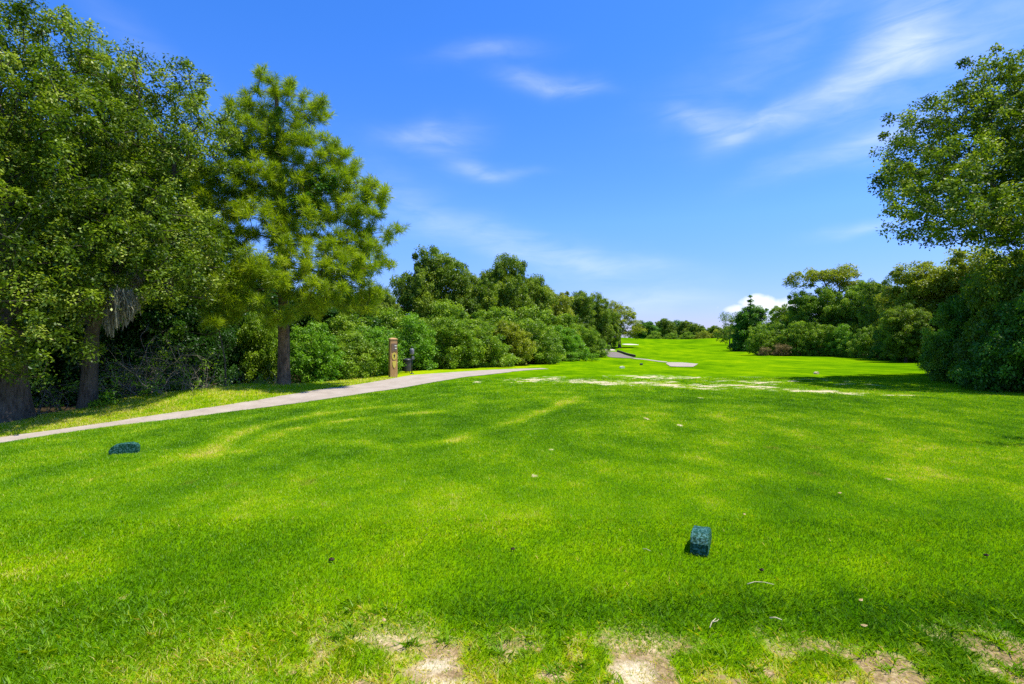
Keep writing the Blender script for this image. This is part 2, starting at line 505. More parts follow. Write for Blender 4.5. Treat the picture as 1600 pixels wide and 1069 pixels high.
SANDY = [world_ellipse(*p) for p in ((1000, 1030, 40, 22), (672, 1022, 26, 8), (700, 1050, 30, 10), (560, 1060, 30, 8), (1320, 1062, 50, 10), (985, 1062, 30, 10), (684, 963, 9, 4), (240, 927, 10, 4), (485, 985, 10, 4))]
BROWN = [world_ellipse(*p) for p in ((298, 753, 9, 6), (483, 753, 12, 6), (363, 757, 8, 3), (193, 803, 6, 3), (237, 833, 6, 4), (1275, 700, 10, 4), (1345, 690, 12, 3), (1210, 700, 14, 3), (1270, 740, 14, 4), (148, 748, 8, 5))]
LIGHT = [[flat(*p) for p in q] for q in (
    ((378, 706), (400, 690), (440, 674), (510, 661), (600, 651), (690, 643)), ((560, 692), (620, 700), (700, 690), (760, 672), (840, 648), (905, 622)),
    ((330, 715), (350, 690), (420, 662), (520, 645), (620, 634)), ((1180, 640), (1330, 650), (1430, 690), (1470, 760)), ((1300, 630), (1420, 640), (1560, 700)),
    ((440, 790), (560, 770), (700, 765)), ((980, 640), (1010, 680), (960, 740)), ((1120, 625), (1160, 680), (1120, 760)))]

def ell_mask(x, y, ells, warp=0.55, wscale=6.0, seed=3):
    m = np.zeros_like(x)
    w = (fbm(x * wscale, y * wscale, seed, 4) - 0.5) * 2
    for (ex, ey, rx, ry) in ells:
        s = (np.abs(x - ex) < rx * 2.2) & (np.abs(y - ey) < ry * 2.2)
        if not s.any(): continue
        q = np.hypot((x[s] - ex) / rx, (y[s] - ey) / ry)
        m[s] = np.maximum(m[s], np.clip(1.25 - q + warp * 1.6 * w[s], 0, 1))
    return m

def line_mask(x, y, lines, wid):
    m = np.zeros_like(x)
    for pts in lines:
        for (a, b) in zip(pts[:-1], pts[1:]):
            ax, ay, bx, by = a[0], a[1], b[0], b[1]
            l2 = (bx - ax) ** 2 + (by - ay) ** 2
            t = np.clip(((x - ax) * (bx - ax) + (y - ay) * (by - ay)) / l2, 0, 1)
            d = np.hypot(x - ax - t * (bx - ax), y - ay - t * (by - ay))
            m = np.maximum(m, np.exp(-(d / wid) ** 2))
    return m

# the wood's edge on the left and on the right: beyond it the floor is leaf litter
EDGE_L = [ground_hit(*p) for p in ((-200, 668), (0, 658), (40, 655), (150, 640), (250, 616), (330, 606), (460, 602), (600, 591), (700, 580), (800, 575), (900, 569), (945, 561))]
EDGE_R = [ground_hit(*p) for p in ((1600, 628), (1520, 616), (1440, 603))] + [(30.0, 39.0), (35.5, 54.0), (29, 58.0), (29, 63), (36, 72), (42, 95)]
EL_Y = np.array([-40.0] + [p[1] for p in EDGE_L] + [90, 120]); EL_X = np.array([-12.0] + [p[0] for p in EDGE_L] + [14.0, 14.0])
DIP = (EL_Y, EL_X)
ER_Y = np.array([-40.0, 9] + [p[1] for p in EDGE_R]); ER_X = np.array([12.0, 13.2] + [p[0] for p in EDGE_R])

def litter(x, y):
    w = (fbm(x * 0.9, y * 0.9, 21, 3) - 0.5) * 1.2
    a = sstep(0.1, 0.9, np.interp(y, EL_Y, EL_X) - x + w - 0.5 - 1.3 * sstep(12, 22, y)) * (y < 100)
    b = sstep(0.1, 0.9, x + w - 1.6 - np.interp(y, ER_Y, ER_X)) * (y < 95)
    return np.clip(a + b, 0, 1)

def wear(x, y):
    """bare soil 0..1"""
    m = ell_mask(x, y, BARE, 0.95, 7.0, 3) * (0.35 + 0.65 * sstep(0.38, 0.58, fbm(x * 14, y * 14, 44, 3))) * np.where(y > 2.68, 0.62, 1.0)
    near = (1 - sstep(2.55, 3.25, y)) * (0.15 + 0.85 * sstep(-1.5, -0.6, x)) + 0.18 * (1 - sstep(2.9, 3.9, y)) * (1 - sstep(-1.2, 0.2, x))
    n = fbm(x * 3.1, y * 3.1, 40, 4)
    m = np.maximum(m, np.clip(near, 0, 1) * sstep(0.37, 0.60, n) * 0.86)
    s = 1.25 * ell_mask(x, y, [(a, b, c * 1.1, d * 1.5) for a, b, c, d in STRIP], 0.8, 3.2, 8) * (0.35 + 0.65 * sstep(0.32, 0.60, fbm(x * 2.2, y * 5.0, 9, 3))) * 0.80
    m = np.maximum(m, np.clip(s, 0, 1))
    sp = sstep(0.66, 0.74, fbm(x * 2.0, y * 3.0, 77, 2)) * np.exp(-((y - 20.5) / 3.5) ** 2) * sstep(3, 6, x) * (1 - sstep(13, 16, x))
    m = np.maximum(m, sp * 0.7)
    m = np.maximum(m, ell_mask(x, y, DIVOT, 0.3, 8.0, 4))
    return np.clip(m, 0, 1)

def yellow(x, y):
    """-1 dark turf .. +1 yellow turf"""
    v = (fbm(x * 0.35, y * 0.22, 31, 4) - 0.5) * 1.25 + 0.10 * np.sin(2 * np.pi * np.hypot((x - 2.5) * 1.15, y - 9 + 0.4 * vnoise(x * 0.3, y * 0.3, 70)) / 1.15) * sstep(3.5, 6, y) + (fbm(x * 1.6, y * 1.1, 33, 3) - 0.5) * 1.5 + (fbm(x * 4.5, y * 4.0, 34, 2) - 0.5) * 0.55 - 0.08
    v = v + 0.95 * line_mask(x, y, LIGHT[:3], 0.24) * (0.5 + fbm(x * 1.5, y * 1.5, 35, 2)) + 0.32 * line_mask(x, y, LIGHT[3:], 0.5)
    v = v + 0.5 * ell_mask(x, y, BARE, 0.7, 4.0, 3) + 0.4 * ell_mask(x, y, [(a, b, c * 1.6, d * 2.0) for a, b, c, d in STRIP], 0.5, 2, 5)
    v = v + 0.35 * (1 - sstep(2.4, 3.0, y)) * (1 - 0.8 * sstep(1.2, 2.0, x)) - 0.75 * np.exp(-((y - 3.08 + 0.04 * x) / 0.22) ** 2) * sstep(-1.0, 0.3, x) - 0.35 * sstep(1.2, 2.2, x) * (1 - sstep(3.0, 3.8, y))
    xe = np.interp(y, LIP_Y, LIP_X)
    v = v + 1.05 * sstep(0.3, 1.5, xe - x) * (y < 34)               # rough bank beyond the path
    v = v + 0.12 * sstep(30, 42, y) - 0.3 * sstep(130, 150, y)
    return np.clip(v, -1, 1)

# ------------------------------------------------------------------ ground sheet
def axis_x():
    a = list(np.arange(0, 6.0, 0.05)); s, v = 0.05, 6.0
    while v < 1500: a.append(v); s *= 1.05; v += s
    a = np.array(a)
    return np.concatenate([-a[:0:-1], a])
def axis_y():
    b = []; v = 1.2
    while v < 30: b.append(v); v *= 1.011
    while v < 1500: b.append(v); v *= 1.028
    return np.concatenate([[-400, -150, -60, -30, -15, -8, -4, -2, -1, 0, 0.6], b])

def lawn_material():
    m, nt = new_mat('lawn')
    out = N(nt, 'ShaderNodeOutputMaterial')
    geo = N(nt, 'ShaderNodeNewGeometry'); pos = geo.outputs['Position']
    mp = N(nt, 'ShaderNodeMapping'); mp.inputs['Scale'].default_value = (1, 0.45, 1); L(nt, pos, mp.inputs[0])
    fine = noise(nt, mp.outputs[0], 55, 3, 0.7); mid = noise(nt, mp.outputs[0], 7, 4, 0.6)
    yel, bare, lit = attr(nt, 'yellow'), attr(nt, 'bare'), attr(nt, 'litter')
    f = math_(nt, 'MULTIPLY_ADD', yel, 0.42, 0.42)
    f = math_(nt, 'ADD', f, math_(nt, 'MULTIPLY_ADD', mid, 0.55, -0.275))
    f = math_(nt, 'ADD', f, math_(nt, 'MULTIPLY_ADD', fine, 0.75, -0.375), clamp=True)
    turf = ramp(nt, [(0.0, (0.036, 0.116, 0.001)), (0.42, (0.102, 0.222, 0.001)), (0.75, (0.196, 0.317, 0.001)), (1.0, (0.37, 0.40, 0.006))], f).outputs[0]
    n2 = noise(nt, pos, 38, 8, 0.78); n3 = noise(nt, pos, 4, 3)
    soil = ramp(nt, [(0.38, (0.085, 0.055, 0.022)), (0.5, (0.28, 0.195, 0.092)), (0.62, (0.52, 0.40, 0.215))], math_(nt, 'ADD', math_(nt, 'MULTIPLY', n2, 0.6), math_(nt, 'MULTIPLY', n3, 0.4))).outputs[0]
    bm = math_(nt, 'ADD', bare, math_(nt, 'MULTIPLY_ADD', n2, 1.5, -0.75))
    bmr = ramp(nt, [(0.30, (0, 0, 0)), (0.72, (1, 1, 1))], bm).outputs[0]
    soil = mixc(nt, attr(nt, 'sandy'), soil, ramp(nt, [(0.3, (0.30, 0.24, 0.12)), (0.5, (0.50, 0.42, 0.25)), (0.7, (0.70, 0.62, 0.44))], n2).outputs[0])
    c = mixc(nt, bmr, turf, soil)
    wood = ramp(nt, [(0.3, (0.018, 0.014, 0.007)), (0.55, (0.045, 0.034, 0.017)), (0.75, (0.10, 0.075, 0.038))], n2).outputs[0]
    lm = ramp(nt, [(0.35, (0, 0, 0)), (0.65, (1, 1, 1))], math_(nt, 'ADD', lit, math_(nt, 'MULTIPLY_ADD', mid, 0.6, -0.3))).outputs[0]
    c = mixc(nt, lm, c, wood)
    br = attr(nt, 'brown')
    c = mixc(nt, math_(nt, 'MULTIPLY', br, 0.75), c, (0.19, 0.13, 0.035))
    p = N(nt, 'ShaderNodeBsdfPrincipled'); p.inputs['Roughness'].default_value = 0.85; p.inputs['Specular IOR Level'].default_value = 0.0
    L(nt, c, p.inputs['Base Color'])
    bp = N(nt, 'ShaderNodeBump'); bp.inputs['Strength'].default_value = 0.55; bp.inputs['Distance'].default_value = 0.03
    L(nt, math_(nt, 'ADD', fine, math_(nt, 'MULTIPLY', mid, 0.8)), bp.inputs['Height']); L(nt, bp.outputs[0], p.inputs['Normal'])
    L(nt, p.outputs[0], out.inputs[0])
    return m
M['lawn'] = lawn_material()

xs, ys = axis_x(), axis_y()
X, Y = np.meshgrid(xs, ys)
xf, yf = X.ravel(), Y.ravel()
Vg = np.stack([xf, yf, height(xf, yf)], axis=1)
nx, ny = len(xs), len(ys)
i0 = (np.arange(ny - 1)[:, None] * nx + np.arange(nx - 1)[None]).ravel()
Fg = np.stack([i0, i0 + 1, i0 + 1 + nx, i0 + nx], axis=1).ravel()
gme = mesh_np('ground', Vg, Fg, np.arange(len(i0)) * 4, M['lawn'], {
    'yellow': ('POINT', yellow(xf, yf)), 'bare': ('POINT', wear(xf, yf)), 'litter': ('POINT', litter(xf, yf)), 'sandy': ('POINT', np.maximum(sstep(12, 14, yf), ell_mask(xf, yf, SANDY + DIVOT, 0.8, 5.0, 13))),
    'brown': ('POINT', ell_mask(xf, yf, BROWN, 0.6, 9.0, 14))}, smooth=True)
tag(link('ground', gme), kind='structure')

# ------------------------------------------------------------------ cart path (two visible stretches)
UP = [ground_hit(*p) for p in ((-160, 704), (0, 684), (100, 671), (200, 656.5), (300, 642.5), (380, 630), (450, 618), (550, 603), (600, 594.5), (640, 587), (690, 583.2), (760, 578.6), (820, 576.3), (846, 575.6))]
def resample(P, n):
    P = np.array(P); s = np.concatenate([[0], np.cumsum(np.linalg.norm(np.diff(P, axis=0), axis=1))])
    t = np.linspace(0, s[-1], n)
    Q = np.stack([np.interp(t, s, P[:, i]) for i in range(2)], axis=1)
    for _ in range(6): Q[1:-1] = 0.5 * Q[1:-1] + 0.25 * (Q[:-2] + Q[2:])
    return Q
UPc = resample(UP, 90)
def offset_right(P, w):
    T = np.gradient(P, axis=0); T /= np.linalg.norm(T, axis=1, keepdims=True)
    return P + np.stack([T[:, 1], -T[:, 0]], axis=1) * w
LO = np.array([flat(*p) for p in ((-160, 718), (0, 694.5), (100, 678.5), (200, 664.5), (300, 653.5), (400, 639.5), (500, 626), (600, 611.5), (650, 603), (700, 594.5), (760, 586.2), (800, 581), (846, 577))])
LOc = resample(LO, 90)
PATH_W = np.clip(np.min(np.linalg.norm(UPc[:, None] - LOc[None], axis=2), axis=1), 0.75, 2.8)
for _ in range(8): PATH_W[1:-1] = 0.5 * PATH_W[1:-1] + 0.25 * (PATH_W[:-2] + PATH_W[2:])
PATH_W[:40] = np.maximum(PATH_W[:40], 1.35)          # its near side runs on below the lip of the tee
RTc = offset_right(UPc, PATH_W[:, None])

def on_path(x, y):
    xl = np.interp(y, UPc[:, 1], UPc[:, 0]); xr = np.interp(y, RTc[:, 1], RTc[:, 0])
    w = (fbm(x * 5, y * 5, 66, 3) - 0.35) * 0.22
    return (x > xl + w) & (x < xr - w) & (y < UPc[-1, 1])

def concrete_material(name, a, b, c):
    m, nt = new_mat(name)
    out = N(nt, 'ShaderNodeOutputMaterial'); geo = N(nt, 'ShaderNodeNewGeometry'); pos = geo.outputs['Position']
    f = math_(nt, 'ADD', math_(nt, 'MULTIPLY', noise(nt, pos, 30, 4, 0.7), 0.5), math_(nt, 'MULTIPLY', noise(nt, pos, 1.6, 4, 0.6), 0.5))
    col = ramp(nt, [(0.32, a), (0.5, b), (0.68, c)], f).outputs[0]
    v = N(nt, 'ShaderNodeTexVoronoi', feature='DISTANCE_TO_EDGE'); v.inputs['Scale'].default_value = 0.45
    wv = N(nt, 'ShaderNodeVectorMath', operation='ADD'); nz = N(nt, 'ShaderNodeTexNoise'); nz.inputs['Scale'].default_value = 2.0
    L(nt, pos, nz.inputs['Vector']); L(nt, pos, wv.inputs[0]); L(nt, nz.outputs['Color'], wv.inputs[1]); L(nt, wv.outputs[0], v.inputs['Vector'])
    crack = ramp(nt, [(0.004, (1, 1, 1)), (0.012, (0, 0, 0))], v.outputs['Distance']).outputs[0]
    col = mixc(nt, math_(nt, 'MULTIPLY', crack, 0.35), col, (0.2, 0.18, 0.15))
    p = N(nt, 'ShaderNodeBsdfPrincipled'); p.inputs['Roughness'].default_value = 0.9; p.inputs['Specular IOR Level'].default_value = 0.15
    L(nt, col, p.inputs['Base Color']); L(nt, p.outputs[0], out.inputs[0])
    return m
M['concrete'] = concrete_material('concrete', (0.26, 0.212, 0.155), (0.355, 0.297, 0.228), (0.43, 0.37, 0.295))
M['shaded_path'] = concrete_material('shaded_path', (0.12, 0.095, 0.075), (0.19, 0.155, 0.125), (0.27, 0.235, 0.20))  # darker concrete: the shade on the far stretch is put into its colour
M['sand'] = concrete_material('sand', (0.50, 0.42, 0.29), (0.62, 0.54, 0.40), (0.72, 0.65, 0.52))

def strip_mesh(name, Lft, Rgt, mat, lift=0.006, across=8):
    Lft, Rgt = np.array(Lft), np.array(Rgt)
    t = np.linspace(0, 1, across + 1)
    P = Lft[:, None, :] * (1 - t)[None, :, None] + Rgt[:, None, :] * t[None, :, None]
    P = P.reshape(-1, 2); z = height(P[:, 0], P[:, 1]) + lift
    n, k = len(Lft), across + 1
    i0 = (np.arange(n - 1)[:, None] * k + np.arange(k - 1)[None]).ravel()
    Fc = np.stack([i0, i0 + 1, i0 + 1 + k, i0 + k], axis=1).ravel()
    return mesh_np(name, np.column_stack([P, z]), Fc, np.arange(len(i0)) * 4, mat, smooth=True)
wob = np.stack([fbm(np.arange(90) * 0.7, np.zeros(90), 51, 3) - 0.5, np.zeros(90)], axis=1) * 0.12
tag(link('path', strip_mesh('path', UPc + wob, RTc - wob[::-1], M['concrete'], 0.014, 14)), kind='structure')
def px_strip(a, b, n=40): return resample([ground_hit(*p) for p in a], n), resample([ground_hit(*p) for p in b], n)
fa, fb = px_strip(((945, 549.5), (946, 553), (950, 558), (960, 559.6), (985, 560.2)), ((962, 550), (974, 554), (984, 557.4), (990, 559), (992, 559.8)))
tag(link('path', strip_mesh('path', fa, fb, M['shaded_path'], 0.03)), kind='structure')
fa, fb = px_strip(((986, 560.6), (1010, 562.8), (1042, 566.6)), ((992, 559.9), (1013, 562.0), (1043, 565.6)))
tag(link('path', strip_mesh('path', fa, fb, M['concrete'], 0.02)), kind='structure')
fa, fb = px_strip(((1041, 569), (1048, 573.6), (1083, 573.8)), ((1043, 566.6), (1066, 567), (1091, 569)))
tag(link('path', strip_mesh('path', fa, fb, M['concrete'], 0.03)), kind='structure')
def sand_blob(cx, cy, rx, ry, name):
    a = np.arange(40) * 2 * np.pi / 40
    k = 1 + 0.3 * (fbm(np.cos(a) * 1.5 + 5, np.sin(a) * 1.5 + 5, 61, 2) - 0.5)
    rings = [0.0, 0.35, 0.7, 1.0]
    L0 = np.concatenate([np.stack([cx + rx * k * q * np.cos(a), cy + ry * k * q * np.sin(a)], axis=1) for q in rings])
    Vb = np.column_stack([L0, height(L0[:, 0], L0[:, 1]) + 0.02])
    Fc = []
    for r in range(3):
        for i in range(40): j = (i + 1) % 40; Fc += [r * 40 + i, r * 40 + j, (r + 1) * 40 + j, (r + 1) * 40 + i]
    tag(link(name, mesh_np(name, Vb, Fc, np.arange(len(Fc) // 4) * 4, M['sand'], smooth=True)), kind='structure')
bx, by = ground_hit(985, 538.5)
sand_blob(bx, by, 1.5, 2.4, 'sand_bunker')
bx, by = ground_hit(949, 546.5)
sand_blob(bx, by, 1.0, 3.0, 'sand_patch')

# ------------------------------------------------------------------ grass blades (stuff)
def grass_mat():
    m, nt = new_mat('grass_blade')
    out = N(nt, 'ShaderNodeOutputMaterial')
    c = ramp(nt, [(0.0, (0.046, 0.150, 0.001)), (0.40, (0.142, 0.308, 0.001)), (0.75, (0.275, 0.438, 0.001)), (0.93, (0.50, 0.52, 0.012)), (1.0, (0.62, 0.53, 0.16))], attr(nt, 'tint')).outputs[0]
    d = N(nt, 'ShaderNodeBsdfDiffuse'); L(nt, c, d.inputs[0])
    t = N(nt, 'ShaderNodeBsdfTranslucent'); L(nt, mixc(nt, 1.0, c, (1.35, 1.25, 0.6), 'MULTIPLY'), t.inputs[0])
    mx = N(nt, 'ShaderNodeMixShader'); mx.inputs[0].default_value = 0.38
    L(nt, d.outputs[0], mx.inputs[1]); L(nt, t.outputs[0], mx.inputs[2])
    g = N(nt, 'ShaderNodeBsdfGlossy'); g.inputs['Roughness'].default_value = 0.45
    m2 = N(nt, 'ShaderNodeMixShader'); m2.inputs[0].default_value = 0.012
    L(nt, mx.outputs[0], m2.inputs[1]); L(nt, g.outputs[0], m2.inputs[2])
    L(nt, m2.outputs[0], out.inputs[0])
    return m
M['grass'] = grass_mat()

def blade_arrays(x, y, hgt, wid, lean, tint, rng, bent):
    n = len(x); z = height(x, y) - 0.002
    a = rng.uniform(0, 2 * np.pi, n); f = a + rng.normal(0, 0.6, n)
    B = np.column_stack([x, y, z]); D = np.column_stack([np.cos(a), np.sin(a), np.zeros(n)]); S = np.column_stack([-np.sin(f), np.cos(f), np.zeros(n)])
    up = np.array([0, 0, 1.0]); ln = (hgt * lean)[:, None]; h = hgt[:, None]; w = (wid / 2)[:, None]
    if bent:
        m1 = B + up * h * 0.6 + D * ln * 0.35
        V = np.stack([B - S * w, B + S * w, m1 + S * w * 0.85, B + up * h + D * ln * 1.1, m1 - S * w * 0.85], axis=1)
    else:
        V = np.stack([B - S * w, B + S * w, B + up * h + D * ln], axis=1)
    return V, tint

def grass_patch(name, seed):
    rng = np.random.default_rng(seed)
    Vs, Ts, k_all = [], [], []
    edges = np.concatenate([np.arange(1.9, 8, 0.3), np.arange(8.0, 24, 1.0)])
    for y0, y1 in zip(edges[:-1], edges[1:]):
        ym = (y0 + y1) / 2; bent = ym < 4.6
        wid = 0.0031 * (max(ym, 2.2) / 3) ** 1.08; hgt = 0.0185 + 0.0007 * ym
        cover = 0.62 * (1 - 0.80 * float(sstep(7, 22, ym)))
        dens = cover / (wid * hgt * (0.85 if bent else 0.5))
        hw = 1.12 * y1 + 0.8
        n = int((y1 - y0) * 2 * hw * dens)
        y = rng.uniform(y0, y1, n); x = rng.uniform(-hw, hw, n)
        wr = wear(x, y); yl = yellow(x, y); lt = litter(x, y)
        clump = fbm(x * 9, y * 9, 90, 2)
        thin = sstep(0.20, 0.90, wr + (clump - 0.5) * 0.7 * (wr > 0.03))
        keep = (rng.uniform(size=n) > 0.97 * thin) & ~on_path(x, y) & (lt < 0.5)
        x, y, wr, yl, clump = x[keep], y[keep], wr[keep], yl[keep], clump[keep]; n = len(x)
        xe = np.interp(y, LIP_Y, LIP_X)
        rough = sstep(0.2, 1.0, xe - x) * (y > 5)
        edge = 1 - sstep(2.95, 3.5, y + 0.5 * (fbm(x * 1.3, y * 1.3, 95, 2) - 0.5))
        big = (fbm(x * 2.5, y * 2.5, 96, 2) - 0.5)
        k = (1 + 0.55 * edge * (0.4 + clump + 1.5 * big) + 0.6 * rough) * (1 - 0.45 * np.clip(wr, 0, 1))
        h = hgt * k * rng.uniform(0.55, 1.35, n) * (0.75 + 0.5 * clump); w = wid * rng.uniform(0.7, 1.3, n) * (1 + 0.35 * edge)
        tint = np.clip(0.47 + 0.42 * yl + 0.38 * (clump - 0.5) + rng.normal(0, 0.13, n) + 0.35 * wr + 0.4 * (rng.uniform(size=n) < 0.012 + 0.25 * wr), 0, 1)
        V, t = blade_arrays(x, y, h, w, rng.uniform(0.2, 1.1, n) + 0.25 * edge, tint, rng, bent)
        Vs.append(V.reshape(-1, 3)); Ts.append(t); k_all.append(np.full(n, V.shape[1]))
    n = 60000; y = rng.uniform(2.0, 3.6, n); x = rng.uniform(-4.2, 4.2, n)           # dead straw and thatch on the worn places
    wr = wear(x, y); keep = rng.uniform(size=n) < np.clip(wr * 1.3 - 0.1, 0, 0.8); x, y = x[keep], y[keep]; n = len(x)
    V, t = blade_arrays(x, y, rng.uniform(0.003, 0.009, n), rng.uniform(0.0014, 0.003, n), rng.uniform(2, 5, n), np.where(rng.uniform(size=n) < 0.3, rng.uniform(0.4, 0.8, n), rng.uniform(0.93, 1.0, n)), rng, True)
    Vs.append(V.reshape(-1, 3)); Ts.append(t); k_all.append(np.full(n, 5))
    V = np.concatenate(Vs); k = np.concatenate(k_all)
    o = link(name, mesh_np(name, V, np.arange(len(V)), np.concatenate([[0], np.cumsum(k)[:-1]]), M['grass'], {'tint': ('FACE', np.concatenate(Ts))}))
    return tag(o, kind='stuff')

g = grass_patch('lawn_grass', 101)
tag(g, 'short mown lawn grass of the tee, patchy green and yellow', 'grass')

def weed_tufts():
    """Coarse crabgrass tufts in the worn foreground."""
    rng = np.random.default_rng(55)
    spots = [(75, 1000, 9), (40, 1010, 7), (150, 960, 6), (110, 945, 5), (545, 945, 9), (590, 955, 9), (560, 935, 6), (530, 990, 10), (540, 978, 8), (640, 990, 8), (690, 985, 7),
             (780, 995, 10), (800, 1008, 10), (830, 985, 8), (760, 965, 8), (850, 960, 8), (870, 1035, 10), (910, 1030, 10), (890, 1062, 10), (940, 1050, 8), (845, 1062, 8), (1160, 1020, 9), (1195, 1045, 10),
             (1265, 1052, 9), (1130, 1005, 7), (1310, 1012, 7), (1340, 1000, 7), (1450, 1030, 9), (1490, 1015, 9), (1530, 1045, 9), (1570, 1000, 8), (1545, 985, 8), (1585, 960, 7), (1500, 975, 7),
             (1430, 985, 6), (1380, 1015, 7), (1250, 1008, 7), (440, 1045, 7), (400, 1010, 6), (240, 985, 6), (30, 960, 6), (1590, 1030, 9), (1100, 1060, 8), (660, 1060, 8), (350, 1060, 7), (20, 1050, 7), (1480, 1062, 8)]
    Vs = []; T = []; K = []
    for (px, py, nb) in spots:
        cx, cy = flat(px, py); base_t = rng.uniform(0.35, 0.66)
        for _ in range(2 + nb // 3):
            x0 = cx + rng.normal(0, 0.035); y0 = cy + rng.normal(0, 0.035)
            n = nb + rng.integers(0, 5)
            x = np.full(n, x0) + rng.normal(0, 0.012, n); y = np.full(n, y0) + rng.normal(0, 0.012, n)
            V, t = blade_arrays(x, y, rng.uniform(0.02, 0.05, n), rng.uniform(0.004, 0.0085, n), rng.uniform(0.6, 1.8, n), np.clip(base_t + rng.normal(0, 0.08, n), 0, 1), rng, True)
            Vs.append(V.reshape(-1, 3)); T.append(t); K.append(np.full(n, 5))
    V = np.concatenate(Vs); k = np.concatenate(K)
    o = link('weed_tufts', mesh_np('weed_tufts', V, np.arange(len(V)), np.concatenate([[0], np.cumsum(k)[:-1]]), M['grass'], {'tint': ('FACE', np.concatenate(T))}))
    tag(o, 'coarse broad bladed weeds sprouting from the bare soil', 'weeds', kind='stuff')
weed_tufts()

# ------------------------------------------------------------------ the wood on the left
def base_at(px, d):
    x = (px - CX) / F * d
    return np.array([x, d, hz(x, d)])

def own_tree(name, px, d, blobs, lean, top_z, r, label, cat, group=None, gy=None, **kw):
    """A tree of its own: blobs are (px, py, depth, rx px, ry px[, depth radius m]); gy: the photo line its foot stands on."""
    if gy:
        dn = ground_hit(px, gy)[1]
        blobs = [(q[0], q[1], q[2] + dn - d, *q[3:5], *([q[5] * dn / d] if len(q) > 5 else [])) for q in blobs]; d = dn
    b = base_at(px, d)
    bl = [blob(b, *q) for q in blobs]
    bole = [(0, 0, -0.1), (lean[0] * 0.06, lean[1] * 0.06, top_z * 0.33), (lean[0] * 0.45, lean[1] * 0.45, top_z * 0.68), (lean[0], lean[1], top_z)]
    tm, cm = make_tree(bl, bole, r, **kw)
    return place(name, tm, cm, b, label, cat, group)

oakA = own_tree('oak_tree', 16, 11.8, [(45, 110, 12.5, 95, 95, 2.0), (-60, 180, 12.5, 130, 150, 2.2), (70, 215, 11.8, 105, 105, 1.8), (10, 300, 11.2, 120, 110, 1.8),
    (105, 330, 11.8, 80, 75, 1.5), (0, 420, 10.8, 110, 85, 1.5), (75, 445, 11.2, 70, 70, 1.2), (25, 515, 10.8, 85, 62, 1.0), (92, 545, 11.4, 38, 36, 0.7), (40, 560, 10.9, 55, 32, 0.7), (-40, 540, 10.9, 70, 50, 1.0), (95, 120, 13.5, 75, 75, 1.5), (-140, 330, 12, 130, 130, 2.2), (150, 150, 13.5, 60, 50, 1.3)],
    (-0.5, 0.4), 6.6, 0.36, 'huge broad oak with a thick flared grey trunk beside the path', 'tree',
    seed=3, leaf='oak_leaf', spacing=0.43, crad=0.27, per=135, size=0.090, shoots=0.28, flat_=0.9, tip=0.008, shell=0.5, keep=0.4, flare=0.42, gaps=0.25, gy=655)
oakB = own_tree('oak_tree', 135, 14.0, [(215, 165, 15.2, 65, 52, 1.5), (285, 165, 15.6, 52, 52, 1.4), (318, 195, 15.6, 32, 45, 1.0), (316, 152, 15.8, 30, 30, 0.9), (318, 245, 15.8, 34, 34, 1.0), (250, 130, 15.6, 48, 26, 1.1), (170, 215, 14.6, 75, 65, 1.6), (235, 235, 14.8, 75, 60, 1.5), (150, 300, 13.6, 70, 65, 1.4),
    (235, 330, 14.0, 60, 45, 1.3), (165, 385, 13.4, 75, 50, 1.3), (250, 395, 13.8, 65, 50, 1.3), (300, 370, 14.6, 45, 50, 1.1), (120, 450, 13.2, 55, 45, 1.0), (225, 445, 13.6, 60, 38, 1.0), (275, 262, 15.8, 48, 24, 0.9), (205, 300, 15.2, 60, 48, 1.4), (250, 345, 15.4, 60, 45, 1.3), (320, 420, 15.6, 40, 42, 1.0), (285, 455, 15.0, 45, 32, 0.9), (200, 420, 15, 60, 50, 1.2), (120, 300, 15, 60, 60, 1.4)],
    (1.9, 0.8), 6.8, 0.21, 'oak with a straight slim brown trunk and pale moss hanging from its boughs', 'tree',
    seed=5, leaf='oak_leaf', spacing=0.43, crad=0.27, per=130, size=0.092, shoots=0.28, flat_=0.9, tip=0.008, shell=0.45, keep=0.5, first=0.45, flare=0.25, gaps=0.20, gy=636)
def hang_moss(tree, spots, seed, dd=1.3):
    rng = np.random.default_rng(seed); Vs, T = [], []
    o = np.array(tree.location)
    for (px, py, d, w, ln) in spots:
        c = at(px, py, d + dd) - o
        n = 170
        for i in range(n):
            st = c + np.array([rng.normal(0, w), rng.normal(0, w * 0.7), rng.normal(0, 0.06)])
            l = ln * rng.uniform(0.3, 1.0) * math.exp(-((st[0] - c[0]) / (1.6 * w)) ** 2); p = st; a = rng.uniform(0, 6.28); s = np.array([math.cos(a), math.sin(a), 0]) * 0.011
            for k in range(5):
                q = p + np.array([rng.normal(0, 0.022), rng.normal(0, 0.022), -l / 5])
                Vs.append(np.stack([p - s, p + s, q + s * 0.8, q - s * 0.8])); T.append(rng.uniform(0, 1)); p = q
    link('hanging_moss', quad_mesh('hanging_moss', np.concatenate(Vs), np.array(T), M['moss']), tree)
hang_moss(oakB, [(190, 456, 11.9, 0.15, 1.05), (174, 474, 11.9, 0.07, 0.95), (205, 462, 12.0, 0.13, 0.7), (148, 462, 12.9, 0.10, 0.85), (100, 430, 12.4, 0.08, 0.35), (210, 430, 13, 0.12, 0.5), (137, 480, 13.2, 0.10, 0.55), (262, 440, 13.3, 0.09, 0.5)], 9)

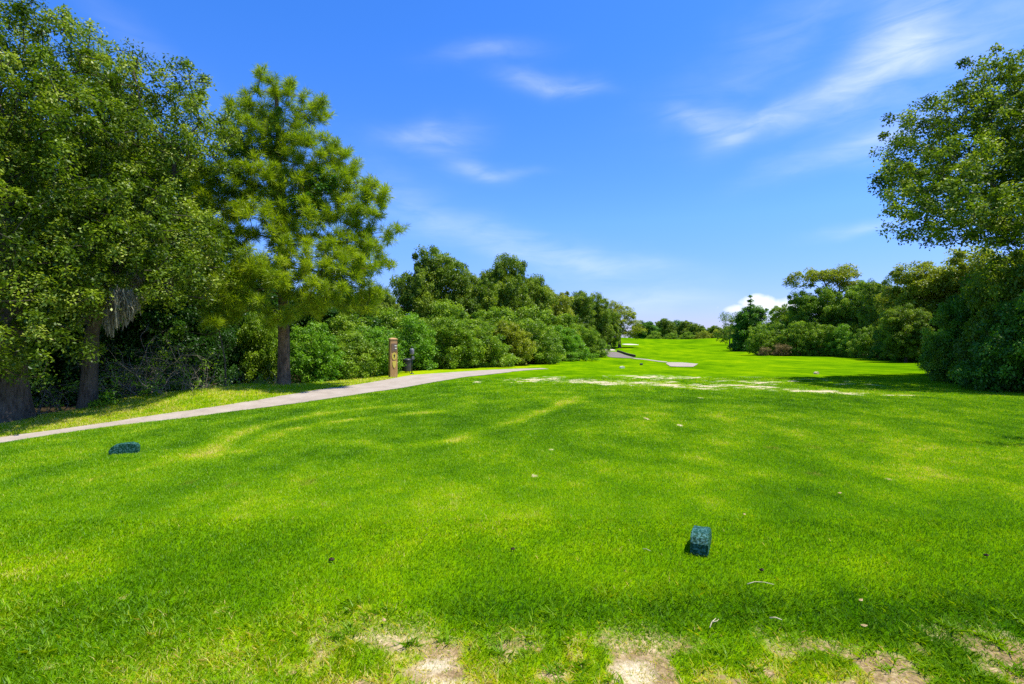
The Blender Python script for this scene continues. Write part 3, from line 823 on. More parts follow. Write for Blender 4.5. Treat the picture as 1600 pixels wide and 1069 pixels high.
own_tree('pine_tree', 165, 23, [(146, 78, 23, 26, 30, 0.9), (165, 110, 23, 26, 26, 0.9), (130, 60, 23, 14, 16, 0.5), (172, 140, 23, 22, 22, 0.8), (130, 120, 23, 40, 40, 1.2), (190, 180, 23, 40, 30, 1.2), (150, 220, 23, 50, 40, 1.4)],
    (-0.4, 0), 13.3, 0.17, 'pine whose top pokes out above the oaks', 'tree', seed=8, leaf='needle', bark='pine_bark', spacing=0.5, crad=0.34,
    pine=dict(tufts=6, per=34, length=0.24, width=0.017), keep=0.5, first=0.5)

PINE = [(430, 133, 19.6, 34, 22), (470, 170, 19.8, 40, 18), (385, 160, 19.4, 34, 16), (497, 172, 19.8, 18, 16), (395, 205, 19.2, 46, 36), (440, 215, 19.6, 42, 42), (475, 235, 19.4, 34, 26), (360, 225, 19.6, 20, 16),
    (345, 280, 19.3, 52, 38), (400, 285, 19.0, 56, 40), (465, 290, 19.4, 50, 40), (525, 245, 20, 22, 20), (532, 285, 19.8, 30, 24), (512, 318, 19.6, 42, 26), (545, 250, 20, 12, 9), (585, 303, 19.6, 25, 20), (612, 350, 19.4, 22, 15), (560, 332, 19.2, 38, 24), (592, 370, 19.6, 28, 16),
    (330, 330, 19.0, 36, 28), (400, 350, 18.6, 60, 34), (470, 345, 19, 48, 34), (545, 375, 19.0, 46, 24), (610, 395, 20, 16, 22), (575, 410, 19.6, 30, 22),
    (420, 408, 18.0, 66, 38), (350, 405, 18.4, 42, 34), (490, 410, 18.0, 58, 36), (540, 425, 18.4, 46, 36), (565, 465, 18.8, 32, 22), (370, 455, 17.8, 42, 34), (440, 462, 17.6, 48, 38), (500, 455, 17.8, 44, 34), (350, 492, 17.6, 20, 18), (445, 505, 18.2, 24, 18)]
own_tree('pine_tree', 443, 19.4, [(*q, 0.75) for q in PINE], (-0.35, 0.2), 10.6, 0.205, 'tall yellow-green pine with a straight bare brown trunk, standing before the hedge', 'tree',
    seed=12, leaf='needle', bark='pine_bark', spacing=0.40, crad=0.30, gaps=0.15, shoots=0.06, pine=dict(tufts=12, per=34, length=0.27, width=0.0155), keep=0.35, shell=0.5, first=0.22, tip=0.009, flare=0.22, gy=600.5)
own_tree('climbing_vine', 452, 19.9, [(434, 215, 19.7, 12, 34, 0.3), (432, 275, 19.7, 13, 36, 0.32), (440, 335, 19.7, 17, 30, 0.35), (500, 285, 19.5, 26, 20, 0.35), (478, 320, 19.3, 22, 16, 0.3), (446, 390, 19.6, 16, 30, 0.3), (395, 235, 19.4, 20, 16, 0.3)],
    (-0.2, -0.1), 9.0, 0.03, 'dark leafy vine wrapped round the upper trunk of the tall pine', 'vine', seed=13, leaf='shade_leaf', spacing=0.26, crad=0.2, per=75, size=0.085, wid=0.75, keep=0.7, first=0.4, flare=0, gy=600.4)

def thicket(px, gy, n, w, h, label, seed, name='dry_thicket'):
    rng = np.random.default_rng(seed); b = base_at(px, ground_hit(px, gy)[1] + 0.5)
    P0, P1, R0, R1 = [], [], [], []
    def stem(p, dr, ln, r, lev):
        k = 6
        for i in range(k):
            dr = unit(dr + rng.normal(0, 0.30, 3) + np.array([0, 0, -0.05 * lev])); q = p + dr * ln / k
            P0.append(p); P1.append(q); R0.append(r); R1.append(r * 0.86); r *= 0.86; p = q
            if lev < 3 and rng.uniform() < (0.75, 0.6, 0.45)[lev]: stem(p, unit(dr + rng.normal(0, 0.85, 3)), ln * rng.uniform(0.35, 0.65), r * 0.7, lev + 1)
    for i in range(n):
        p = np.array([rng.uniform(-w, w), rng.uniform(-0.6, 0.6), -0.05])
        stem(p, unit(np.array([rng.normal(0, 0.5), rng.normal(0, 0.35) - 0.1, 0.8])), h * rng.uniform(0.5, 1.0), rng.uniform(0.014, 0.032), 0)
    V, Fc = tubes_mesh(P0, P1, R0, R1, 5)
    e = empty(name, b); tag(e, label, 'thicket')
    link('branches', mesh_np('branches', V, Fc, np.arange(len(Fc) // 4) * 4, M['twig'], smooth=True), e)
    k = np.array(P1)[rng.permutation(len(P1))[:int(len(P1) * 0.05)]]
    V, t = leaves(k, 0.13, 6, 0.075, rng, wid=0.6)
    link('foliage', quad_mesh('foliage', V, t, M['shrub_leaf']), e)
thicket(250, 617, 26, 1.4, 2.3, 'tangle of bare pale twigs under the moss hung oak', 61)
thicket(70, 640, 9, 1.0, 1.7, 'few dead grey branches between the two oak trunks', 62)
thicket(392, 599, 12, 0.7, 1.3, 'low tangle of dead twigs just left of the tall pine trunk', 63)

own_tree('sapling', 353, 17.8, [(335, 470, 17.8, 34, 28, 0.6), (320, 505, 17.8, 26, 22, 0.5), (350, 445, 18.2, 24, 22, 0.5), (300, 455, 18, 28, 26, 0.5)], (-0.45, 0), 2.6, 0.032,
    'thin leaning sapling with a bare stem, left of the tall pine', 'tree', seed=70, leaf='shrub_leaf', spacing=0.3, crad=0.26, per=70, size=0.095, wid=0.6, keep=0.6, first=0.7, flare=0.1, gy=604)
own_tree('young_plant', 166, 13.4, [(160, 631, 13.3, 12, 6, 0.18), (172, 622, 13.4, 10, 8, 0.15), (150, 634, 13.2, 6, 4, 0.1)], (0.05, 0), 0.25, 0.008, 'small pale leafy weed at the foot of the slim oak trunk', 'plant',
    seed=71, gy=636, leaf='bright_leaf', spacing=0.10, crad=0.09, per=16, size=0.075, wid=0.55, keep=1, tip=0.003, flare=0)
own_tree('young_plant', 179, 14.4, [(180, 600, 14.4, 4, 20, 0.1), (178, 575, 14.4, 4, 18, 0.1), (182, 622, 14.4, 5, 12, 0.1)], (0.03, 0), 1.6, 0.008, 'thin upright vine with small leaves beside the tangle of twigs', 'vine',
    seed=72, gy=628, leaf='bright_leaf', spacing=0.11, crad=0.07, per=9, size=0.06, wid=0.6, keep=1, tip=0.003, flare=0)
own_tree('young_plant', 232, 14.9, [(236, 606, 14.6, 12, 9, 0.2), (222, 598, 14.8, 10, 8, 0.2)], (0, 0), 0.35, 0.008, 'green leafy sprout in front of the tangle of twigs', 'plant',
    seed=73, gy=619, leaf='bright_leaf', spacing=0.13, crad=0.11, per=14, size=0.07, wid=0.6, keep=1, tip=0.003, flare=0)

# ------------------------------------------------------------------ a small library of crowns, copied about
def lib_blobs(seed, rx, h0, h1, n, low=False):
    rng = np.random.default_rng(seed); out = []
    for i in range(n):
        f = (i + 0.5) / n
        z = h0 + (h1 - h0) * f
        prof = math.sin(math.pi * (0.28 + 0.48 * f)) if not low else math.sqrt(max(0.08, 1 - f ** 2.2))
        a = i * 2.4 + rng.uniform(-0.4, 0.4); rr = rx * prof * rng.uniform(0.35, 0.72); z += rng.uniform(-0.06, 0.06) * (h1 - h0)
        q = rx * rng.uniform(0.26, 0.52) * (0.7 + 0.5 * prof)
        out.append((rr * math.cos(a), rr * math.sin(a), z, q, q, q * rng.uniform(0.62, 0.85)))
    out.append((0, 0, h0 + (h1 - h0) * 0.45, rx * 0.62, rx * 0.62, (h1 - h0) * 0.42))
    return out

LIB = {}
for i in range(5):      # broad-leaved trees about 9 m tall, 3.6 m in radius
    bl = lib_blobs(200 + i, 3.5, 1.9, 7.9, 14)
    LIB['tree%d' % i] = make_tree(bl, [(0, 0, -0.2), (0.15, 0.1, 2.6), (0.1, -0.1, 5.0), (0.2, 0, 7.4)], 0.2, seed=300 + i, leaf='tree_leaf', spacing=0.70, crad=0.56, per=210,
                                  size=0.19, wid=0.6, shell=0.5, keep=0.3, gaps=0.06, shoots=0.12, tip=0.013, first=0.25)
for i in range(4):      # shrubs about 3.6 m tall, 2.2 m in radius, leafy to the ground
    bl = lib_blobs(240 + i, 2.1, 0.35, 3.1, 12, low=True)
    LIB['shrub%d' % i] = make_tree(bl, [(0, 0, -0.1), (0.05, 0, 0.6), (0, 0.1, 1.4), (0.1, 0, 2.4)], 0.06, seed=340 + i, leaf='shrub_leaf', spacing=0.44, crad=0.35, per=140,
                                   size=0.125, wid=0.6, shell=0.55, keep=0.25, gaps=0.12, shoots=0.42, tip=0.009, first=0.1, flare=0.1)
LIB['bush0'] = make_tree(lib_blobs(260, 0.75, 0.12, 0.95, 8, low=True), [(0, 0, -0.05), (0, 0, 0.2), (0, 0.03, 0.5), (0.02, 0, 0.8)], 0.02, seed=360, leaf='bright_leaf', spacing=0.2, crad=0.17, per=50, size=0.085,
                         wid=0.4, up=0.7, shell=0.4, keep=0.5, tip=0.005, first=0.1, flare=0)

def lib_place(key, name, px, d, half_px, top_py, label, group=None, leafmat=None, rz=None, cat=None, deep=1.0, sink=0.0):
    """A copy scaled so that it is as wide and as tall as the photo shows it at its distance."""
    R0, H0 = {'t': (3.9, 8.9), 's': (2.3, 3.75), 'b': (0.85, 1.2)}[key[0]]
    b = base_at(px, d); b[2] -= sink
    H = CAMZ - (top_py - CY) / F * d - b[2]
    s = half_px / F * d / R0
    rz = random.uniform(0, 6.28) if rz is None else rz
    c, si = abs(math.cos(rz)), abs(math.sin(rz))
    return place(name, *LIB[key], b, label, cat or ('tree' if key[0] == 't' else 'shrub'), group, rz, (s, s * deep, H / H0), leafmat)

# dark understorey and trees behind the left wood
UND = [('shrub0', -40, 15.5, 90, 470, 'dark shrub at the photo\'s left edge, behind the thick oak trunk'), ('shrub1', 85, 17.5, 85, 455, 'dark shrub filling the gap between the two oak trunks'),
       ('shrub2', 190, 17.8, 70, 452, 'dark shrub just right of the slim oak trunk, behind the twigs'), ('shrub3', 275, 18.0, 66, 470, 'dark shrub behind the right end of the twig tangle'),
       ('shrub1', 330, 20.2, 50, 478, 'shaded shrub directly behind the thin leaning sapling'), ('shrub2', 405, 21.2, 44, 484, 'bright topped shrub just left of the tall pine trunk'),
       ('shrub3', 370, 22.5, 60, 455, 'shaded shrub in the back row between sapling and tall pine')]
for k, px, d, hw, ty, lab in UND: lib_place(k, 'shrub', px, d + (2.6 if px < 300 else 1.0), hw * 1.05, ty, lab, 'dark shrubs under the left wood', 'shaded_under_leaf' if px < 380 else None, deep=0.8)
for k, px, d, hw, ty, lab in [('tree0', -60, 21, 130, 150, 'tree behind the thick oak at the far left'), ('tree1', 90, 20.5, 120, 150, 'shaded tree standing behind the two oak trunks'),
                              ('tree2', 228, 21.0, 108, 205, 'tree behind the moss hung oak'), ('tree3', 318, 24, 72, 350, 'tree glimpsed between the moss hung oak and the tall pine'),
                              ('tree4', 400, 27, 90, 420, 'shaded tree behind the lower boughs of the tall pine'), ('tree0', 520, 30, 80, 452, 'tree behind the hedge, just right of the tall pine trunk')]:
    lib_place(k, 'broadleaf_tree', px, d, hw, ty, lab, 'trees behind the left wood', 'shaded_under_leaf')

# hedge of shrubs along the path
HEDGE = [('shrub0', 492, 21.5, 58, 506, 'leafy shrub just right of the tall pine trunk'), ('shrub1', 545, 23.2, 52, 512, 'shrub between the tall pine and the wooden sign post'),
         ('shrub2', 592, 25.2, 48, 508, 'shrub close behind the left side of the wooden sign post'), ('shrub3', 525, 27, 60, 488, 'taller shrub in the row behind, right of the tall pine'),
         ('shrub0', 640, 29.5, 52, 492, 'shrub right behind the litter bin and ball washer'), ('shrub1', 615, 32, 60, 476, 'tall shrub rising behind the wooden sign post'),
         ('shrub2', 698, 31.5, 50, 494, 'front shrub right of the ball washer, above the small bright bush'), ('shrub3', 745, 33, 50, 496, 'front shrub at the middle of the hedge with bare stems at its foot'),
         ('shrub0', 690, 36, 62, 472, 'tall shrub in the hedge\'s back row beyond the ball washer'), ('shrub1', 765, 37.5, 60, 474, 'tallest shrub in the middle of the hedge, under the pointed tree'),
         ('shrub2', 795, 35.5, 44, 500, 'brownish front shrub where the near path ends'), ('shrub3', 838, 38, 44, 496, 'front shrub just past the end of the near path'),
         ('shrub0', 828, 42, 50, 480, 'shrub in the back row past the end of the near path'), ('shrub1', 880, 44, 40, 505, 'bright low shrub before the last third of the hedge'),
         ('shrub2', 880, 50, 44, 488, 'shrub behind the bright low one in the last third of the hedge'), ('shrub3', 922, 52, 28, 512, 'last rounded shrub at the far end of the hedge, beside the far path')]
for i, (k, px, d, hw, ty, lab) in enumerate(HEDGE): lib_place(k, 'shrub', px, d, hw, ty, lab, 'hedge shrubs along the path', 'bright_leaf' if i in (0, 2, 4, 13) else ('olive_leaf' if i in (10,) else None), deep=0.85)
for px, d, hw, ty, lab in [(722, 31.0, 17, 561, 'small bright bush at the hedge foot right of the ball washer'), (752, 32.5, 14, 565, 'second small bright bush at the hedge foot, nearer the hedge middle'), (893, 42, 22, 548, 'bright grassy bush at the foot of the hedge\'s last third'),
                       (925, 45, 18, 551, 'low bright bush at the very end of the hedge'), (866, 41, 12, 558, 'smallest bright bush at the hedge foot, left of the grassy one')]:
    lib_place('bush0', 'bush', px, d, hw, ty, lab, 'low bright bushes at the hedge foot')

BACK = [('tree0', 598, 39, 34, 452, 'thin dark tree between the tall pine and the hedge\'s first tall tree'), ('tree1', 648, 41, 46, 400, 'first tall tree behind the hedge, right of the tall pine'), ('tree2', 690, 43, 52, 388, 'tallest bushy crown behind the hedge, above the ball washer'),
        ('tree3', 735, 42, 44, 420, 'lower rounded tree between the tallest crown and the pointed tree'), ('tree4', 783, 46, 42, 402, 'pointed tree behind the middle of the hedge'), ('tree0', 822, 50, 40, 428, 'tree just right of the pointed one behind the hedge'),
        ('tree1', 866, 55, 38, 440, 'dark rounded tree behind the last third of the hedge'), ('tree2', 902, 62, 32, 455, 'tree right of the dark rounded one, above the bright low shrub'), ('tree3', 932, 70, 27, 458, 'tree above the far end of the hedge'),
        ('tree4', 848, 64, 40, 446, 'tree in the rear row between pointed and dark rounded trees'), ('tree0', 765, 58, 50, 428, 'tree in the rear row left behind the pointed tree'),
        ('tree1', 950, 80, 24, 474, 'tree between the hedge end and the far path')]
for i, (k, px, d, hw, ty, lab) in enumerate(BACK): lib_place(k, 'broadleaf_tree', px, d, hw, ty, lab, 'trees behind the hedge', 'olive_leaf' if i in (6,) else None)
# two dark-trunked trees at the far path
for (px, d, label, sd, bl) in [(953, 84, 'dark trunked tree at the left side of the far path', 81, [(948, 498, 84, 20, 22, 2.0), (960, 485, 84, 14, 12, 1.6), (955, 515, 84, 18, 12, 1.8)]),
                               (968, 83, 'fork trunked tree at the right side of the far path', 82, [(972, 500, 83, 20, 18, 2.0), (985, 512, 83, 20, 14, 1.8), (965, 488, 83, 14, 10, 1.5), (978, 490, 84, 14, 8, 1.4)])]:
    own_tree('broadleaf_tree', px, d, bl, (0.3, 0), 4.2, 0.26, label, 'tree', 'trees at the far path', seed=sd, leaf='olive_leaf', spacing=0.6, crad=0.5, per=90, size=0.18, wid=0.55, keep=0.3, first=0.5, flare=0.2, tip=0.02)

# ------------------------------------------------------------------ far tree line
FAR = [(1006, 502, 21), (1024, 499, 17), (1041, 498, 18), (1058, 500, 16), (1073, 502, 16), (1087, 506, 15), (1102, 508, 16), (1118, 509, 15), (1132, 510, 15), (1150, 508, 16)]
FARL = ['far dark tree nearest to the forked trunk by the far path', 'far tree second from the left of the distant tree line', 'highest far tree above the left fairway mound', 'far tree just right of the highest one in the distant line',
        'far tree above the dip between the fairway mounds', 'far tree in the right half of the distant line, left of its low notch', 'far tree at the low notch of the distant line', 'far tree just right of the low notch', 'far tree behind the small crooked tree', 'far tree behind the vine covered snag']
for i, ((px, ty, hw), lab) in enumerate(zip(FAR, FARL)):
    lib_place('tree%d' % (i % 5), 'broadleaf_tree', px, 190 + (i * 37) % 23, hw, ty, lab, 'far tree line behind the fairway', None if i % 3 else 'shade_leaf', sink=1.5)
for i, (px, ty, hw, lab) in enumerate([(1022, 518, 14, 'low far shrub left below the highest far tree'), (1048, 519, 14, 'low dark far shrub on the crest of the left fairway mound'), (1074, 518, 14, 'low far shrub above the dip between the mounds'), (1097, 516, 13, 'yellowish far shrub on the skyline side of the right mound'),
                                       (1118, 515, 14, 'yellowish far shrub left of the small crooked tree'), (1143, 517, 13, 'yellowish far shrub under the small crooked tree')]):
    lib_place('shrub%d' % (i % 4), 'shrub', px, 168, hw, ty, lab, 'far shrubs behind the fairway mounds', 'olive_leaf' if i > 2 else None, sink=1.0)

# ------------------------------------------------------------------ right-hand side
own_tree('broadleaf_tree', 1140, 100, [(1133, 497, 100, 8, 7, 1.0), (1146, 500, 100, 9, 5, 1.0), (1142, 515, 100, 13, 10, 1.4), (1130, 525, 100, 10, 10, 1.3), (1152, 492, 100, 5, 4, .6)], (0.4, 0), 4.5, 0.15, 'small crooked tree left of the vine covered snag', 'tree',
    seed=91, leaf='tree_leaf', spacing=0.55, crad=0.5, per=60, size=0.2, wid=0.55, keep=0.4, first=0.3, tip=0.02, flare=0.1)
own_tree('dead_snag', 1172, 74, [(1173, 468, 74, 2.6, 10, 0.25), (1172, 486, 74, 9, 8, .9), (1168, 502, 74, 16, 18, 1.5), (1184, 490, 74, 10, 10, 1.0), (1189, 496, 74, 6, 6, .6), (1168, 524, 74, 17, 18, 1.6), (1162, 542, 74, 17, 14, 1.6), (1180, 528, 74, 13, 20, 1.3)], (0.1, 0), 7.4, 0.2, 'columnar dead snag wrapped in dark vines with a bare spike on top', 'tree',
    seed=92, leaf='shade_leaf', spacing=0.42, crad=0.40, per=120, size=0.17, wid=0.65, keep=0.5, first=0.1, tip=0.015, flare=0.1, gaps=0.05)
own_tree('oak_tree', 1292, 62, [(1240, 440, 62, 11, 8, 1.0), (1254, 434, 62, 17, 9, 1.3), (1275, 432, 61.5, 20, 9, 1.5), (1305, 432, 61.5, 24, 10, 1.6), (1325, 448, 61.5, 18, 14, 1.4), (1270, 428, 62, 10, 5, .9), (1292, 427, 62, 16, 6, 1.2), (1318, 424, 62, 14, 8, 1.1), (1332, 438, 62, 9, 5, .8), (1262, 446, 62, 9, 4, .8), (1300, 438, 62, 20, 5, 1.2), (1292, 455, 62, 10, 14, .9), (1330, 432, 62, 10, 6, .8)],
    (0.6, 0), 7.6, 0.22, 'open flat topped tree with pale bare limbs against the sky', 'tree', seed=93, leaf='olive_leaf', spacing=0.6, crad=0.55, per=120, size=0.19, wid=0.6, keep=0.6, first=0.5, tip=0.02, flare=0.2, gaps=0.12)
RT = [('tree1', 1225, 66, 34, 470, 'lower rounded tree under the left limbs of the flat topped tree', 'shrub_leaf'), ('tree2', 1262, 61, 34, 455, 'leafy tree in front of the flat topped tree\'s left half', 'shrub_leaf'), ('tree3', 1300, 60, 34, 448, 'leafy tree in front of the flat topped tree\'s trunk', 'shrub_leaf'),
      ('tree4', 1345, 58, 34, 442, 'leafy tree between the flat topped tree and the olive coloured ones', 'shrub_leaf'), ('tree0', 1380, 52, 34, 436, 'tree at the left shoulder of the olive coloured mass', None), ('tree1', 1408, 46, 44, 432, 'olive coloured rounded tree with the lowest crown of its three', 'olive_leaf'),
      ('tree2', 1462, 43, 66, 408, 'olive coloured tree in the middle of its three', 'olive_leaf'), ('tree3', 1530, 41, 80, 388, 'largest olive coloured tree, below the hanging oak bough', 'olive_leaf'), ('tree4', 1625, 36, 80, 405, 'olive green tree cut by the photo\'s right edge, behind the shaded shrubs', 'olive_leaf'),
      ('tree0', 1415, 40, 34, 478, 'low dark tree in front of the olive coloured mass', 'tree_leaf')]
for k, px, d, hw, ty, lab, lm in RT: lib_place(k, 'broadleaf_tree', px, d, hw, ty, lab, 'trees beyond the lawn on the right', lm)
RS = [('shrub0', 1188, 60, 26, 508, 'leftmost green shrub of the right hand shrubbery, in front of the snag', None), ('shrub1', 1215, 61, 28, 498, 'green shrub above the dead brown brush', None), ('shrub2', 1250, 58, 30, 500, 'shrub right of the dead brown brush', None),
      ('shrub3', 1285, 57, 28, 506, 'shrub in the middle of the right hand shrubbery', None), ('shrub0', 1320, 55, 30, 508, 'brightest shrub right of the shrubbery\'s middle', 'bright_leaf'), ('shrub1', 1358, 50, 30, 505, 'shrub left of the low dark tree', None), ('shrub2', 1398, 45, 32, 512, 'dark shrub at the foot of the olive coloured trees', 'shade_leaf'),
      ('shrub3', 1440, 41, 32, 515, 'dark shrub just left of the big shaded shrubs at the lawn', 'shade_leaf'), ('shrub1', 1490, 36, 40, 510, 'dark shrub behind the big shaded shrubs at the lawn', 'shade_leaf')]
for k, px, d, hw, ty, lab, lm in RS: lib_place(k, 'shrub', px, d, hw, ty, lab, 'shrubs beyond the lawn on the right', lm, deep=0.85)
for px, d, hw, ty, lab in [(1196, 57.5, 12, 541, 'low dead brown brush left of its larger neighbour'), (1222, 57, 18, 536, 'larger clump of dead brown brush at the lawn edge')]:
    lib_place('bush0', 'dead_bush', px, d, hw, ty, lab, 'dead brush at the right hand shrubbery', 'dead_leaf')
RN = [('shrub0', 1478, 20.6, 46, 482, 'shaded shrub with a pale leafy left end, reaching farthest into the lawn'), ('tree1', 1530, 19.4, 58, 428, 'shaded shrub right of the one reaching farthest into the lawn'), ('tree2', 1580, 17.6, 76, 392, 'tall shaded shrub beneath the oak bough near the right edge'),
      ('shrub3', 1620, 16.0, 76, 440, 'nearest shaded shrub, cut by the right edge of the photo'), ('shrub2', 1560, 24, 62, 418, 'shaded shrub in the row behind, beneath the oak bough'), ('shrub1', 1468, 24.5, 30, 520, 'low shaded shrub behind the left end of the big shaded shrubs'), ('shrub0', 1750, 15.5, 90, 380, 'shaded shrub on the lawn side beyond the right edge of the photo')]
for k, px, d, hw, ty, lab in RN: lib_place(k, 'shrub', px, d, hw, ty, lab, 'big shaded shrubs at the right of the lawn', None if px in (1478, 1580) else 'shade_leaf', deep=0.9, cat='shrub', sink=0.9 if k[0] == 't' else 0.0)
own_tree('oak_tree', 1690, 22, [(1545, 150, 22, 42, 50, 1.6), (1590, 130, 22, 34, 45, 1.4), (1510, 215, 22, 55, 48, 1.7), (1440, 212, 22, 48, 42, 1.5), (1455, 265, 19.5, 60, 45, 1.6), (1540, 275, 21, 75, 65, 2.0), (1400, 280, 22, 30, 22, 0.9), (1370, 284, 22, 14, 8, .4), (1440, 325, 18.5, 42, 40, 1.2),
    (1500, 335, 18, 60, 42, 1.5), (1590, 235, 20.5, 60, 90, 2.2), (1585, 335, 17, 50, 45, 1.5), (1450, 368, 21.5, 36, 16, .8), (1560, 370, 21, 34, 16, 0.9), (1680, 180, 22, 90, 110, 2.8), (1690, 310, 21, 90, 80, 2.6), (1780, 230, 23, 100, 110, 3), (1640, 380, 20.5, 50, 35, 1.3), (1420, 240, 22, 24, 30, 0.9), (1860, 180, 18, 120, 110, 3.0), (1900, 300, 17, 110, 90, 2.6), (1960, 230, 15.5, 130, 110, 2.6), (1760, 330, 18, 80, 60, 2.0)],
    (-0.6, 0), 8.6, 0.36, 'big oak hanging its bough into the picture at the upper right', 'tree', seed=15, leaf='oak_leaf', spacing=0.52, crad=0.34, per=125, size=0.125, wid=0.55, tip=0.009, shell=0.45, keep=0.4, gaps=0.17, shoots=0.28, flat_=0.9, first=0.35)

own_tree('oak_tree', 2500, 7.4, [(1890, 150, 8.4, 130, 34, 0.32), (1820, 185, 7.7, 70, 20, 0.22), (2200, 100, 8.0, 160, 110, 1.2), (2450, 60, 7.6, 220, 200, 1.9), (2550, 200, 6.5, 200, 120, 1.6)], (-0.3, 0.2), 5.0, 0.2,
    'oak past the photo\'s right edge whose bough throws the small lawn shadow', 'tree', seed=18, leaf='oak_leaf', spacing=0.5, crad=0.34, per=70, size=0.11, gaps=0.2)

# ------------------------------------------------------------------ small things
def tee_material():
    m, nt = new_mat('tee_marker_stone')
    out = N(nt, 'ShaderNodeOutputMaterial'); tc = N(nt, 'ShaderNodeTexCoord'); pos = tc.outputs['Object']
    v = N(nt, 'ShaderNodeTexVoronoi'); v.inputs['Scale'].default_value = 90; L(nt, pos, v.inputs['Vector'])
    n1 = noise(nt, pos, 60, 4, 0.7)
    base = ramp(nt, [(0.35, (0.003, 0.036, 0.012)), (0.6, (0.006, 0.060, 0.024)), (0.8, (0.014, 0.085, 0.040))], n1).outputs[0]
    sp = ramp(nt, [(0.55, (0, 0, 0)), (0.75, (1, 1, 1))], N(nt, 'ShaderNodeSeparateColor').outputs[0]).outputs[0]
    sep = [n for n in nt.nodes if n.bl_idname == 'ShaderNodeSeparateColor'][0]; L(nt, v.outputs['Color'], sep.inputs[0])
    c = mixc(nt, math_(nt, 'MULTIPLY', sp, 0.6), base, (0.09, 0.23, 0.20))
    p = N(nt, 'ShaderNodeBsdfPrincipled'); L(nt, c, p.inputs['Base Color']); p.inputs['Roughness'].default_value = 0.42; p.inputs['Specular IOR Level'].default_value = 0.18
    bp = N(nt, 'ShaderNodeBump'); bp.inputs['Strength'].default_value = 0.8; bp.inputs['Distance'].default_value = 0.012
    L(nt, math_(nt, 'ADD', n1, math_(nt, 'MULTIPLY', sep.outputs[0], 0.6)), bp.inputs['Height']); L(nt, bp.outputs[0], p.inputs['Normal'])
    L(nt, p.outputs[0], out.inputs[0])
    return m
M['tee'] = tee_material()
def tee_marker(name, loc, rz, prof, width, label, group, scale=1.0, mat=None):
    n = len(prof); mb = MB()
    vs = [(x, -width / 2, z) for x, z in prof] + [(x, width / 2, z) for x, z in prof]
    mb.add(vs, [tuple(range(n)), tuple(range(2 * n - 1, n - 1, -1))] + [(i, i + n, (i + 1) % n + n, (i + 1) % n) for i in range(n)])
    o = mb.build(name, mat or M['tee'], bevel=0.008 * scale)
    bm_ = o.modifiers[0]; bm_.segments = 3
    sub = o.modifiers.new('cut', 'SUBSURF'); sub.subdivision_type = 'SIMPLE'; sub.levels = sub.render_levels = 3
    tex = bpy.data.textures.new('tee_rough', 'CLOUDS'); tex.noise_scale = 0.03
    dm = o.modifiers.new('rough', 'DISPLACE'); dm.texture = tex; dm.strength = 0.009 * scale; dm.mid_level = 0.5
    o.location = loc; o.rotation_euler = (0, 0, rz); o.scale = (scale,) * 3
    return tag(o, label, 'tee marker', group)
PROF = [(-0.172, -0.01), (-0.175, 0.055), (-0.150, 0.100), (-0.105, 0.132), (0.00, 0.145), (0.09, 0.148), (0.150, 0.128), (0.174, 0.090), (0.172, -0.01)]
x, y = ground_hit(1097, 868); y += 0.17
tee_marker('tee_marker', (1.47, 3.98, hz(1.47, 3.98)), R(270 - 25), PROF, 0.128, 'speckled dark green block seen end on in the near lawn', 'green tee markers')
x, y = ground_hit(189, 710); y += 0.07
tee_marker('tee_marker', (x, y, hz(x, y)), R(25), PROF, 0.13, 'dark green block lying lengthwise on the lawn below the path', 'green tee markers')
M['tee_white'] = simple_mat('tee_white', (0.62, 0.58, 0.40), (0.75, 0.72, 0.55), 30, 0.5)
M['tee_black'] = simple_mat('tee_black', (0.01, 0.012, 0.01), (0.03, 0.035, 0.03), 30, 0.5)
M['tee_tan'] = simple_mat('tee_tan', (0.42, 0.33, 0.16), (0.60, 0.50, 0.28), 30, 0.6)
for px, py, mat, lab, rz in ((972, 575.5, 'tee_white', 'tiny cream marker on the far turf with shade at its foot', 0.3), (1002, 570.5, 'tee_black', 'tiny black marker on the far turf, left of the pale path patch', 1.1), (1275.5, 584.5, 'tee_tan', 'tiny tan marker at the edge of the oak\'s shadow', 0.6)):
    x, y = ground_hit(px, py)
    tee_marker('tee_marker', (x, y, hz(x, y)), rz, PROF, 0.2, lab, 'far tee markers', 0.8 if mat != 'tee_tan' else 0.75, M[mat])

def wood_material():
    m, nt = new_mat('cedar')
    out = N(nt, 'ShaderNodeOutputMaterial'); tc = N(nt, 'ShaderNodeTexCoord'); mp = N(nt, 'ShaderNodeMapping'); mp.inputs['Scale'].default_value = (1, 1, 0.06)
    L(nt, tc.outputs['Object'], mp.inputs[0])
    g = noise(nt, mp.outputs[0], 38, 4, 0.7); n2 = noise(nt, tc.outputs['Object'], 3.0, 3)
    c = ramp(nt, [(0.3, (0.27, 0.125, 0.035)), (0.5, (0.46, 0.25, 0.085)), (0.7, (0.58, 0.37, 0.17))], math_(nt, 'ADD', math_(nt, 'MULTIPLY', g, 0.65), math_(nt, 'MULTIPLY', n2, 0.35))).outputs[0]
    p = N(nt, 'ShaderNodeBsdfPrincipled'); L(nt, c, p.inputs['Base Color']); p.inputs['Roughness'].default_value = 0.75
    bp = N(nt, 'ShaderNodeBump'); bp.inputs['Strength'].default_value = 0.5; bp.inputs['Distance'].default_value = 0.01; L(nt, g, bp.inputs['Height']); L(nt, bp.outputs[0], p.inputs['Normal'])
    L(nt, p.outputs[0], out.inputs[0]); return m
M['cedar'] = wood_material()
M['plaque'] = simple_mat('plaque', (0.16, 0.10, 0.06), (0.24, 0.16, 0.10), 60, 0.5)
M['white'] = simple_mat('white', (0.72, 0.68, 0.55), (0.80, 0.76, 0.64), 40, 0.5)
